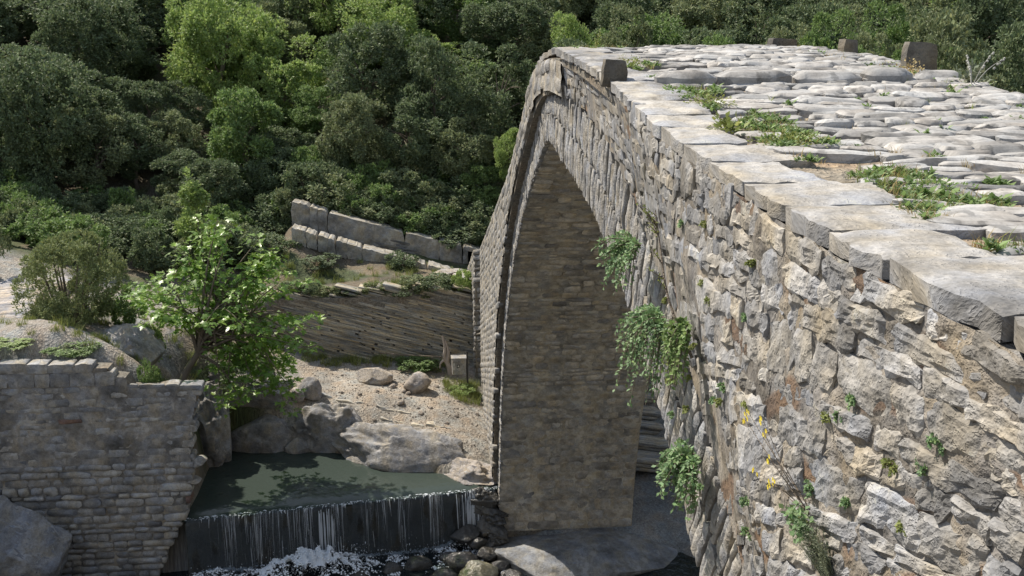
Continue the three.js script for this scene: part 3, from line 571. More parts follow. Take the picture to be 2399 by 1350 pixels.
    const R = rng(82), drop = new THREE.InstancedMesh(new THREE.IcosahedronGeometry(1, 0), white, 1900), mt = new THREE.Matrix4();
    for (let i = 1500; i < 1900; i++) { const u = R() * L, v = (R() - 0.5) * 0.12, q = LIP_A.clone().addScaledVector(lipDir, u).addScaledVector(lipOut, v), r = 0.006 + R() * R() * 0.02; mt.makeScale(r * (1 + R() * 2), r * 0.6, r).setPosition(q.x - fall.position.x, -0.05 - Math.max(0, v) * 0.4 - fall.position.y, q.z - fall.position.z); drop.setMatrixAt(i, mt); }
    for (let i = 0; i < 1500; i++) { const big = R() < 0.6, u = big ? 2.4 + R() * 3 : R() * L, v = 0.15 + R() * 0.7, q = LIP_A.clone().addScaledVector(lipDir, u).addScaledVector(lipOut, v), r = 0.004 + R() * R() * 0.016; mt.makeScale(r, r * (1 + R() * 2), r).setPosition(q.x - fall.position.x, -1.9 + R() * R() * 0.8 - fall.position.y, q.z - fall.position.z); drop.setMatrixAt(i, mt); }
    const froth = new THREE.InstancedMesh(new THREE.IcosahedronGeometry(1, 1), std({ color: new THREE.Color(0.72, 0.76, 0.80), roughness: 0.5 }), 9000);
    let made = 0; // froth: bubbles heaped where the falling water lands
    while (made < 9000) { const u = R() * L, v = R() * 2.0, i = Math.round(v / 2 * m) * (n + 1) + Math.round(u / L * n); if (keep[i] < -0.02 + R() * 0.24) continue; const q = LIP_A.clone().addScaledVector(lipDir, u).addScaledVector(lipOut, 0.05 + v), r = 0.006 + R() ** 3 * 0.03, y = p[i * 3 + 1]; mt.makeScale(r, r * 0.7, r).setPosition(q.x - fall.position.x, y + (R() - 0.4) * 0.06 - fall.position.y, q.z - fall.position.z); froth.setMatrixAt(made++, mt); }
    froth.name = 'froth'; froth.userData.kind = 'stuff'; shadows(froth); fall.add(froth);
    drop.name = 'spray'; drop.userData.kind = 'stuff'; shadows(drop); fall.add(drop);
  }
}
// ---------------------------------------------------------------- rocks
const R4 = rng(91);
const ROCKS = [ // label, centre, radii, seed, tint, material, options
  ['bedrock_shelf', 'smooth grey bedrock shelf under the foot of the bridge pier', [4.7, -2.05, -29.0], [3.6, 0.75, 1.9], 3, [0.27, 0.27, 0.265], 'rock', { amp: 0.12, detail: 22 }],
  ['bedrock_shelf', 'rounded grey rock rising against the foot of the ruined wall', [-12.7, -0.9, -27.5], [2.7, 2.2, 1.0], 5, [0.28, 0.285, 0.29], 'rock', { amp: 0.26, detail: 26, tilt: 0.1, freq: 1.8 }],
  ['bedrock_shelf', 'tan layered rock ledge in front of the ruined wall at river level', [-11.0, -2.1, -26.8], [3.7, 1.15, 0.9], 8, [0.42, 0.36, 0.28], 'strata', { amp: 0.12, detail: 22, strata: 0.16 }],
  ['bank_rock', 'pitted grey rock bank along the far edge of the pool', [-1.15, -0.1, -32.15], [2.9, 1.3, 1.0], 11, [0.34, 0.325, 0.305], 'rock', { amp: 0.22, detail: 26, turn: -0.5, freq: 1.8 }],
  ['bank_rock', 'dark rough rock overhang above the pool under the fig tree', [-3.5, 0.3, -33.6], [1.5, 1.35, 0.9], 13, [0.34, 0.325, 0.305], 'rock', { amp: 0.28, detail: 20, turn: -0.3, freq: 1.9 }],
  ['bank_rock', 'low broken rock sill between pool and bridge pier', [1.05, -0.2, -30.75], [1.3, 0.6, 0.65], 17, [0.40, 0.36, 0.32], 'rock', { amp: 0.3, detail: 18, turn: -0.5, freq: 2.2, strata: 0.12 }],
  ['bank_rock', 'shadowed boulder at the waterline below the fig tree', [-5.9, 0.3, -33.5], [1.2, 1.0, 0.6], 19, [0.34, 0.325, 0.305], 'rock', { amp: 0.2, detail: 14 }],
  ['bank_rock', 'wide shadowed boulder at the waterline beside the cave mouth', [-4.6, 0.05, -33.25], [0.6, 0.55, 0.4], 23, [0.34, 0.325, 0.305], 'rock', { amp: 0.2, detail: 14 }],
  ['bank_rock', 'dark rock face in the shadow between the ruined wall and the fig tree', [-7.5, 0.9, -32.6], [0.8, 1.5, 0.9], 20, [0.34, 0.325, 0.305], 'rock', { amp: 0.3, detail: 16, freq: 1.8 }],
  ['bank_rock', 'dark overhanging rock above the cave mouth behind the pool', [-6.5, 1.9, -34.0], [1.5, 0.9, 0.8], 21, [0.34, 0.325, 0.305], 'rock', { amp: 0.3, detail: 18, freq: 1.8 }],
  ['boulder', 'flat topped tan boulder on the bare bank, farther from the litter bin', [-2.15, 1.72, -35.8], [0.66, 0.44, 0.48], 29, [0.44, 0.39, 0.33], 'rock', { amp: 0.15, detail: 12, flat: 0.45 }],
  ['boulder', 'dark rounded boulder on the bare bank, closer to the litter bin', [-0.62, 1.5, -35.3], [0.58, 0.48, 0.45], 31, [0.40, 0.35, 0.30], 'rock', { amp: 0.14, detail: 12, flat: 0.4 }],
  ['boulder', 'grey boulder propped on the bank edge beside the fig leaves', [-4.3, 1.75, -34.5], [0.42, 0.46, 0.38], 37, [0.38, 0.36, 0.34], 'rock', { amp: 0.14, detail: 12, flat: 0.5 }],
  ['boulder', 'small grey boulder wedged below the propped boulder', [-4.75, 1.6, -34.3], [0.26, 0.3, 0.26], 38, [0.36, 0.33, 0.30], 'rock', { amp: 0.14, detail: 9, flat: 0.4 }],
  ['river_rock', 'wet boulder with a sunlit mossy top below the weir', [1.2, -1.9, -27.9], [0.62, 0.34, 0.42], 41, [0.17, 0.16, 0.11], 'wetRock', { amp: 0.16, detail: 12 }],
  ['slope_rock', 'pale weathered rock slope falling to the ruined wall beside the juniper', [-9.7, 3.95, -31.9], [1.15, 0.95, 1.3], 53, [0.46, 0.43, 0.40], 'rock', { amp: 0.2, detail: 18, turn: 0.4, freq: 1.6 }],
  ['slope_rock', 'pale layered rock slope above the juniper bush', [-13.6, 5.0, -34.0], [2.0, 1.0, 2.2], 59, [0.50, 0.46, 0.43], 'strata', { amp: 0.16, detail: 18, tilt: 0.2, strata: 0.14 }],
  ['slope_rock', 'grey rock hump at the foot of the juniper bush', [-11.9, 4.15, -31.3], [1.3, 0.75, 0.9], 61, [0.40, 0.39, 0.38], 'rock', { amp: 0.34, detail: 22, freq: 2.4, flat: 0.55, strata: 0.12 }],
];
for (const [name, label, c, r, seed, tint, mat, o] of ROCKS) single(name, rockGeo({ c, r, seed, tint, ...o }), M[mat], label, 'rock');
for (let i = 0; i < 11; i++) { // black wet rocks in the foam
  const c = [[-0.6, -1.9, -28.5], [0.3, -1.85, -28.75], [0.7, -1.8, -28.4], [1.55, -1.8, -28.8], [1.9, -1.9, -28.1], [0.2, -2.0, -27.9], [-1.4, -2.0, -28.4], [1.25, -1.55, -29.1], [2.2, -1.95, -27.6], [-2.4, -2.0, -28.2], [0.9, -1.4, -29.3]][i], k = 0.75 + R4() * 0.6;
  single('river_rock', rockGeo({ c, r: [0.38 * k, 0.26 * k, 0.28 * k], seed: 70 + i, detail: 8, amp: 0.16, tint: [0.058, 0.056, 0.052] }), M.wetRock, 'black wet rock among the foam below the weir', 'rock', 'wet rocks below the weir');
}
{
  // cascade of broken rock between weir and pier
  const t = thing('rock_cascade', 'jagged wet rock steps at the pier end of the weir', 'rock', [1.7, -1.5, -29.6]);
  for (let i = 0; i < 9; i++) part('rock_step', rockGeo({ c: [1.25 + R4() * 0.65, -0.25 - i * 0.19, -29.95 + i * 0.07 + R4() * 0.12], r: [0.3 + R4() * 0.35, 0.22 + R4() * 0.12, 0.3], seed: 90 + i, detail: 9, amp: 0.4, freq: 2.6, tint: [0.10, 0.095, 0.085], turn: R4() * 3, tilt: R4() * 0.5 }), M.wetRock, t);
}
{
  // cliff of thin beds dipping towards the bridge
  const t = thing('layered_cliff', 'low cliff of thin dipping rock layers behind the bare bank', 'cliff', [-2, 1.5, -38.6]);
  const R = rng(101), dip = -0.27, map = (x, v, w) => { const y = v + dip * (x + 2); return [x, y, -38.3 - 0.10 * (y - 2) + w]; }, list = [];
  const top = curve([[-6.6, 3.7], [-5, 4.0], [-2, 4.3], [0, 4.35], [2.6, 4.3]]);
  let y = -1.2;
  part('rock_core', boxUV(new THREE.BoxGeometry(8.6, 2.9, 0.8, 1, 1, 1).translate(-2.1, 2.55, -38.85)), M.mortar, t);
  while (y < 6.4) {
    const h = 0.04 + R() * 0.045 + (R() < 0.06 ? 0.02 : 0), shelf = R() * 0.06;
    let x = -6.6 + R();
    while (x < 2.5) {
      const x1 = Math.min(x + 1.2 + R() * 3, 2.6), ya = y + dip * (x + 2), yb = y + dip * (x1 + 2), mid = (ya + yb) / 2;
      if (mid > groundY((x + x1) / 2, -38) - 0.15 && mid < top((x + x1) / 2) - 0.12) list.push(stone(map, [[x + 0.008, y], [x1 - 0.008, y], [x1 - 0.008 + (R() - 0.5) * 0.1, y + h - 0.006], [x + 0.008 + (R() - 0.5) * 0.1, y + h - 0.006]], { nx: 8, ny: 1, prot: shelf * 0.6 + R() * 0.03, bulge: 0.004, amp: 0.022, freq: 2.6, edge: 0.014, round: 0.03, depth: 0.5, seed: list.length * 0.87, tint: greyTint(R, R() < 0.25 ? 0.34 : 0.44, 1.5) }));
      x = x1;
    }
    y += h;
  }
  addStones(list, 'rock_layer', 'rock_layers', M.strata, t);
}
{
  // two long ledges of thick limestone, cracked into blocks
  const ledge = (label, z, pts, cracks, seed) => {
    const t = thing('rock_ledge', label, 'rock ledge', [pts[0][0], pts[0][1] - 0.5, z]), R = rng(seed), top = curve(pts.map((p) => [p[0], p[1]])), bot = curve(pts.map((p) => [p[0], p[2]])), map = (x, y, w) => [x, y, z + w + 0.06 * Math.sin(x * 1.3)];
    for (let i = 0; i + 1 < cracks.length; i++) { const a = cracks[i], b = cracks[i + 1], l = (R() - 0.5) * 0.1; part('block', stone(map, [[a + 0.006, bot(a)], [b - 0.006, bot(b)], [b - 0.006 + l, top(b)], [a + 0.006 + l, top(a)]], { nx: 12, ny: 6, prot: R() * 0.05, bulge: 0.012, amp: 0.05, freq: 2.5, edge: 0.05, round: 0.06, depth: 0.9, back: 0.98, seed: seed + i * 3.7, tint: greyTint(R, 0.42, 1.1) }), M.rock, t); }
  };
  ledge('upper tilted grey limestone ledge running down from the trees to the bridge', -44, [[-6.0, 6.85, 5.75], [-1.1, 5.38, 4.35], [1.7, 4.72, 3.8], [2.3, 4.45, 3.8]], [-6.0, -5.2, -4.85, -4.45, -1.15, 0.35, 1.35, 2.3], 111);
  ledge('lower tilted grey limestone ledge above the layered cliff', -42.5, [[-5.8, 6.0, 5.3], [-2.9, 5.1, 4.4], [-0.2, 4.3, 3.7], [0.9, 3.95, 3.6]], [-5.8, -5.2, -4.75, -4.35, -4.0, -3.55, -2.9, -1.2, -0.45, -0.2, 0.9], 117);
  // thin beds between and above the ledges
  const R = rng(119), t = thing('thin_rock_beds', 'thin dark rock beds in the gap between the tilted ledges', 'rock', [-2, 4.5, -43.6]);
  for (let i = 0; i < 7; i++) { const o = i * 0.13; part('rock_layer', stone((x, y, w) => [x, y, -44.05 + w], [[-6, 5.35 + o], [1.6, 3.35 + o], [1.6, 3.46 + o], [-6, 5.46 + o]], { nx: 20, ny: 2, prot: R() * 0.12, bulge: 0.01, amp: 0.08, freq: 1.5, depth: 0.6, seed: i * 2.9, tint: greyTint(R, 0.28, 0.8) }), M.strata, t); }
  // pale slabs where the lower ledge meets the bridge
  for (let i = 0; i < 5; i++) single('rock_slab', rockGeo({ c: [0.1 + i * 0.42, 3.95 + (i % 2) * 0.1, -41.6 - (i % 3) * 0.4], r: [0.55, 0.14, 0.5], seed: 130 + i, detail: 9, amp: 0.2, tint: [0.5, 0.46, 0.41] }), M.rock, 'flat pale rock slab on the grassy shelf beside the bridge', 'rock', 'flat slabs beside the bridge');
}
{
  // bedding ribs that crop out of the bare bank, and ledges seen behind the pier
  const R = rng(121);
  for (const [x, z, len, label] of [[-2.4, -34.0, 3.6, 'long thin rock rib crossing the bare bank above the pool'], [-0.6, -32.9, 2.6, 'dark rock rib near the lower edge of the bare bank']]) {
    const t = thing('rock_rib', label, 'rock', [x, groundY(x, z) - 0.2, z]);
    for (let i = 0; i < 5; i++) { const a = x - len / 2 + i * len / 5, b = a + len / 5, f = (q) => groundY(q, z + (q - x) * 0.35) + 0.10; part('rib_stone', stone((u, y, w) => [u, y, z + (u - x) * 0.35 + w], [[a, f(a) - 0.3], [b, f(b) - 0.3], [b, f(b) - 0.06], [a, f(a) - 0.02]], { nx: 5, ny: 3, prot: R() * 0.1, amp: 0.05, freq: 3, edge: 0.06, depth: 0.35, seed: i * 5.3 + x, tint: greyTint(R, 0.42, 1) }), M.strata, t); }
  }
  for (let i = 0; i < 5; i++) {
    const z = -32.6 - i * 1.15, y = groundY(8, z) + 0.05, t = thing('rock_step', ['pale', 'grey', 'tan', 'dark', 'broad'][i] + ' rock step on the slope seen behind the bridge pier', 'rock', [8, y, z]);
    for (let k = 0; k < 3; k++) part('rock_layer', stone((x, q, w) => [x, q + (x - 8) * -0.15, z + w], [[6.4, y - 0.1 + k * 0.14], [10.5, y - 0.1 + k * 0.14], [10.5, y + 0.03 + k * 0.14], [6.4, y + 0.02 + k * 0.14]], { nx: 12, ny: 2, prot: R() * 0.25 - k * 0.1, amp: 0.06, freq: 2, depth: 0.8, seed: i * 3 + k * 1.1, tint: greyTint(R, 0.4, 0.9) }), M.strata, t);
  }
  // stones lying on the bank: larger ones one by one, grit as one mass
  const g0 = rockGeo({ c: [0, 0, 0], r: [1, 0.6, 0.8], seed: 150, detail: 3, amp: 0.2, tint: [0.46, 0.4, 0.34] });
  for (let i = 0; i < 46; i++) { const x = -4.2 + R() * 6, z = -37 + R() * 4.6 - Math.max(0, -x) * 0.1, k = 0.05 + R() * R() * 0.13, m = single('loose_stone', g0, M.rock, 'loose tan stone lying on the bare earth bank', 'stone', 'loose stones on the bare bank'); m.scale.setScalar(k); m.rotation.y = R() * 6; m.position.set(x, groundY(x, z) + groundRough(x, z) + k * 0.2, z); }
  const grit = new THREE.InstancedMesh(rockGeo({ c: [0, 0, 0], r: [1, 0.6, 0.8], seed: 151, detail: 1, amp: 0.2, tint: [0.46, 0.4, 0.34] }), M.rock, 2600), mt = new THREE.Matrix4(), e = new THREE.Euler(), qn = new THREE.Quaternion();
  for (let i = 0; i < 2600; i++) { const x = -4.6 + R() * 6.6, z = -38 + R() * 6.4, k = 0.01 + R() * R() * 0.04; mt.compose(V(x, groundY(x, z) + groundRough(x, z) + k * 0.2, z), qn.setFromEuler(e.set(R(), R() * 6, R())), V(k, k, k)); grit.setMatrixAt(i, mt); }
  grit.name = 'gravel'; tag(shadows(grit), 'small stones and grit scattered over the bare earth bank', 'gravel'); grit.userData.kind = 'stuff'; scene.add(grit);
}

// ---------------------------------------------------------------- foliage
const leafMat = (c, t, rough = 0.62) => new THREE.MeshPhysicalMaterial({ color: new THREE.Color(...c), vertexColors: true, roughness: rough, transmission: t, specularIntensity: 0.45 });
const LEAF = {
  holm: leafMat([0.15, 0.21, 0.11], 0.47, 0.75), olive: leafMat([0.225, 0.28, 0.15], 0.45, 0.75), fresh: leafMat([0.20, 0.31, 0.11], 0.55, 0.7), bright: leafMat([0.31, 0.43, 0.15], 0.6, 0.7),
  juniper: leafMat([0.23, 0.285, 0.13], 0.4, 0.75), fig: leafMat([0.25, 0.39, 0.09], 0.6, 0.36), caper: leafMat([0.20, 0.33, 0.16], 0.5, 0.6), weed: leafMat([0.245, 0.30, 0.095], 0.5, 0.7), dry: leafMat([0.40, 0.33, 0.17], 0.4, 0.85), grey: leafMat([0.20, 0.24, 0.17], 0.35, 0.8),
};
class Leaves { // collects rhombic leaves into one geometry
  constructor(seed) { this.p = []; this.n = []; this.c = []; this.i = []; this.R = rng(seed); }
  leaf(at, dir, nor, len, wid, tint) {
    const R = this.R, side = V().crossVectors(dir, nor).normalize().multiplyScalar(wid / 2), b = this.p.length / 3, up = V().crossVectors(side, dir).normalize().multiplyScalar(wid * 0.18);
    const tip = at.clone().addScaledVector(dir, len), m = at.clone().addScaledVector(dir, len * (0.4 + R() * 0.15));
    const a = m.clone().add(side).add(up), c = m.clone().sub(side).add(up);
    for (const q of [at, a, tip, c]) this.p.push(q.x, q.y, q.z);
    const fn = V().crossVectors(side, dir).normalize(); for (let k = 0; k < 4; k++) this.n.push(fn.x, fn.y, fn.z);
    for (let k = 0; k < 4; k++) this.c.push(...tint);
    this.i.push(b, b + 1, b + 2, b, b + 2, b + 3);
  }
  blade(at, dir, bend, len, wid, tint) { // grass
    const b = this.p.length / 3, side = V(-dir.z, 0, dir.x); if (side.lengthSq() < 1e-4) side.set(1, 0, 0); side.normalize().multiplyScalar(wid / 2);
    const m = at.clone().addScaledVector(dir, len * 0.55), t = m.clone().addScaledVector(dir, len * 0.42).add(V(bend.x, -Math.hypot(bend.x, bend.z) * 0.5, bend.z));
    for (const q of [at.clone().sub(side), at.clone().add(side), m.clone().sub(side.clone().multiplyScalar(0.7)), m.clone().add(side.clone().multiplyScalar(0.7)), t]) this.p.push(q.x, q.y, q.z);
    const fn = V().crossVectors(side, dir).normalize(); for (let k = 0; k < 5; k++) { this.n.push(fn.x, fn.y, fn.z); this.c.push(...tint); }
    this.i.push(b, b + 1, b + 3, b, b + 3, b + 2, b + 2, b + 3, b + 4);
  }
  build() { const g = new THREE.BufferGeometry(); g.setAttribute('position', new THREE.Float32BufferAttribute(this.p, 3)); g.setAttribute('normal', new THREE.Float32BufferAttribute(this.n, 3)); g.setAttribute('color', new THREE.Float32BufferAttribute(this.c, 3)); g.setIndex(this.i); return g; }
}
const onSphere = (R) => { const z = R() * 2 - 1, a = R() * 6.2832, r = Math.sqrt(1 - z * z); return V(r * Math.cos(a), z, r * Math.sin(a)); };
const leafTint = (R) => { const k = 0.62 + R() * 0.66, y = R() * R() * 0.35; return [k * (1 + y), k * (1 + y * 0.35), k * (1 - y * 0.5)]; };
// a crown W wide and H tall standing on y = 0: lobes of leaf sprays with gaps between them
function crownGeo(seed, W, H, lobes, count, len, wid, o = {}) {
  const L = new Leaves(seed), R = L.R, B = [], { up = 0.25, gap = 0.12, spike = 0 } = o;
  for (let i = 0; i < lobes; i++) { const d = onSphere(R), f = 0.35 + 0.85 * Math.cbrt(R()), taper = spike ? lerp(1, 0.3, clamp(0.5 + 0.5 * d.y, 0, 1)) : 1; B.push([V(d.x * W * 0.34 * f * taper, H * (0.48 + 0.34 * d.y * f), d.z * W * 0.34 * f * taper), (0.075 + R() * R() * 0.15) * (W * 0.6 + H * 0.4) * (spike ? 0.75 : 1)]); }
  const mid = V(0, H * 0.45, 0); let made = 0, tries = 0;
  while (made < count && tries++ < count * 8) {
    const [c, r] = B[(R() * lobes) | 0], d = onSphere(R); d.addScaledVector(c.clone().sub(mid).normalize(), 0.35).normalize();
    const p = c.clone().addScaledVector(d, r * (0.55 + 0.5 * Math.sqrt(R())));
    if (p.y < 0) continue;
    let deep = false; for (const [c2, r2] of B) if (p.distanceToSquared(c2) < (r2 * 0.5) ** 2) { deep = true; break; }
    if (deep && R() < 0.85) continue;
    if (N3(p.x * 1.5 + seed * 3.1, p.y * 1.5, p.z * 1.5) < -gap - 0.1 + R() * 0.15 || N3(p.x * 4 + seed, p.y * 4, p.z * 4) < -0.22) continue;
    const spray = 2 + (R() * 3 | 0), ax = d.clone().multiplyScalar(0.7).add(onSphere(R).multiplyScalar(0.7)).add(V(0, up, 0)).normalize();
    for (let k = 0; k < spray; k++) {
      const at = p.clone().addScaledVector(ax, k * len * 0.35), dir = ax.clone().add(onSphere(R).multiplyScalar(0.8)).normalize(), nor = d.clone().multiplyScalar(0.5).add(V(0, 0.4, 0)).add(onSphere(R).multiplyScalar(0.9)).normalize(), s = 0.7 + R() * 0.6;
      L.leaf(at, dir, nor, len * s, wid * s, leafTint(R)); made++;
    }
  }
  return L.build();
}
function trunkGeo(seed, W, H, r, base) { // trunk from the ground to the crown, with limbs; base = height of the crown's foot
  const R = rng(seed), list = [], top = V((R() - 0.5) * W * 0.2, base + H * 0.55, (R() - 0.5) * W * 0.2), bend = V((R() - 0.5) * W * 0.22, base * 0.6, (R() - 0.5) * W * 0.15);
  list.push(tube([V(0, -0.3, 0), bend, top], r, r * 0.35, 7, 8));
  for (let i = 0; i < 7; i++) { const t = 0.3 + R() * 0.6, s = bend.clone().lerp(top, t), d = onSphere(R); d.y = Math.abs(d.y) * 0.8 + 0.2; const e = s.clone().add(V(d.x * W * 0.36, d.y * H * 0.4, d.z * W * 0.36)); list.push(tube([s, s.clone().lerp(e, 0.5).add(V(0, H * 0.05, 0)), e], r * 0.38, r * 0.08, 5, 5)); }
  return mergeGeometries(list);
}
const BIG = [0, 1, 2].map((k) => ({ W: 7, H: 6, crown: crownGeo(200 + k, 7, 6, 46, 36000, 0.165, 0.09), trunk: trunkGeo(210 + k, 7, 6, 0.24, 0.9), base: 0.9 }));
const MID = [0, 1, 2, 3, 4].map((k) => ({ W: 4.2, H: 4.6, crown: crownGeo(220 + k, 4.2, 4.6, 34, 21000, 0.125, 0.07), trunk: trunkGeo(230 + k, 4.2, 4.6, 0.13, 0.5), base: 0.5 }));
const BUSH = [0, 1, 2].map((k) => ({ W: 2, H: 1.7, crown: crownGeo(240 + k, 2, 1.7, 24, 5200, 0.10, 0.06), trunk: trunkGeo(250 + k, 2, 1.7, 0.05, 0.15), base: 0.12 }));
function plant(name, label, category, kind, v, x, z, topH, width, group, turn) {
  // a tall narrow tree keeps a crown of natural shape on a longer trunk
  const y = groundY(x, z) - 0.05, t = thing(name, label, category, [x, y, z], group), hgt = topH - y, k = width / v.W, ch = Math.min(hgt * (v.H / (v.H + v.base)), width * 1.55), kc = ch / (v.H * 0.97), ky = hgt / (v.H + v.base);
  const a = shadows(new THREE.Mesh(v.trunk, M.bark)); a.name = 'trunk'; a.scale.set(k, ky, k);
  const b = shadows(new THREE.Mesh(v.crown, LEAF[kind])); b.name = 'crown'; b.position.y = hgt - ch; b.scale.set(k, kc, k);
  t.add(a, b); t.rotation.y = turn;
  return t;
}
const KIND = {
  holm: ['evergreen_oak', 'dark evergreen oak', 'evergreen oaks on the slope'],
  olive: ['wild_olive', 'grey green wild olive', 'wild olives on the slope'],
  fresh: ['broadleaf_tree', 'mid green broadleaf tree', 'broadleaf trees on the slope'],
  bright: ['light_green_tree', 'light yellow green tree', 'light green trees on the slope'],
};
const where = (what, x, z, w) => (w > 5.4 ? 'broad ' : w < 3.7 ? 'slender ' : 'round ') + what + (z > -52 ? ' at the foot of the slope ' : z > -63 ? ' half way up the slope ' : ' high on the slope ') + (x < -9 ? 'above juniper and fig tree' : x < -3 ? 'above the tilted ledges' : x < 6.5 ? 'behind the far bridge end' : x < 16 ? 'beyond the bridge crest' : 'beyond the outer road edge');
const TREES = [
  ['holm', -20.0, -62, 16.9, 8.9], ['holm', -18.5, -50, 12.1, 4.8], ['holm', -16.0, -50.5, 11.4, 4.2], ['holm', -14.1, -53, 11.7, 3.6], ['bright', -10.9, -57.5, 16.0, 6.6, 'tall light yellow green tree rising above the dark oaks'], ['bright', -7.5, -56, 13.6, 5.3], ['fresh', -8.9, -50, 11.6, 4.7, 'spreading mid green tree in front of the tall light tree'], ['olive', -12.4, -51.5, 10.3, 3.4], ['fresh', -5.6, -52.5, 11.2, 2.8],
  ['olive', -3.6, -49, 11.3, 3.6, 'round grey green wild olive just above the tilted ledges'], ['holm', -1.1, -49.5, 10.7, 3.9], ['olive', 1.6, -49, 10.0, 3.5], ['bright', 1.4, -58, 13.3, 4.9], ['fresh', 4.4, -61, 13.3, 4.9], ['holm', -6.3, -67, 16.6, 7.6], ['holm', -2.8, -72, 16.0, 6.5], ['fresh', 4.4, -72, 16.3, 6.6], ['olive', 0, -64, 14.3, 3.6],
  ['fresh', 2.4, -47.5, 7.8, 2.4], ['fresh', 10.4, -66, 16.1, 5.3], ['holm', 12.9, -60, 16.2, 5.2], ['olive', 15.1, -57, 16.1, 5.0], ['holm', 17.5, -55, 16.0, 5.2], ['fresh', 10.5, -27, 14.6, 2.2, 'feathery green sapling rising just behind the road edge'], ['fresh', 18.9, -42, 15.1, 3.2], ['olive', 18.6, -36, 14.6, 4.2], ['holm', 17.9, -31, 14.2, 3.4], ['olive', 13.8, -25, 13.1, 3.0, 'olive green bush top crowding the road edge by the tall parapet stone'], ['holm', 31.2, -62, 17.3, 7.2], ['holm', 30, -52, 16.6, 5.6], ['holm', 22.9, -58, 16.4, 6.2],
  ['olive', -21.4, -74, 17.6, 7.0], ['holm', -28.1, -75, 18.2, 7.4], ['fresh', -10.8, -78, 18.7, 7.4], ['holm', 0.7, -80, 18.9, 8.4], ['holm', 8.6, -76, 18.4, 7.5], ['olive', 6.6, -56, 14.1, 3.2], ['olive', 4.7, -53, 11.1, 3.0], ['bright', 3.8, -47.2, 9.6, 1.8, 'thin light green sapling close behind the far slope of the bridge'], ['fresh', -22, -56, 12.4, 4.2], ['holm', -16.7, -60, 14.1, 4.2], ['holm', -2.9, -60, 12.2, 4.0], ['olive', 14.4, -33, 14.2, 2.6], ['fresh', 13.2, -28, 13.6, 2.0], ['olive', 17, -48, 14.1, 3.0], ['olive', 9.8, -50, 15.1, 3.3], ['bright', 7, -52, 14.7, 3.0], ['olive', -0.4, -54.5, 11.8, 4.2], ['fresh', 2.6, -55, 12.2, 3.8], ['holm', -0.5, -75, 17.5, 6], ['fresh', -5.2, -75, 17.8, 5.2],
];
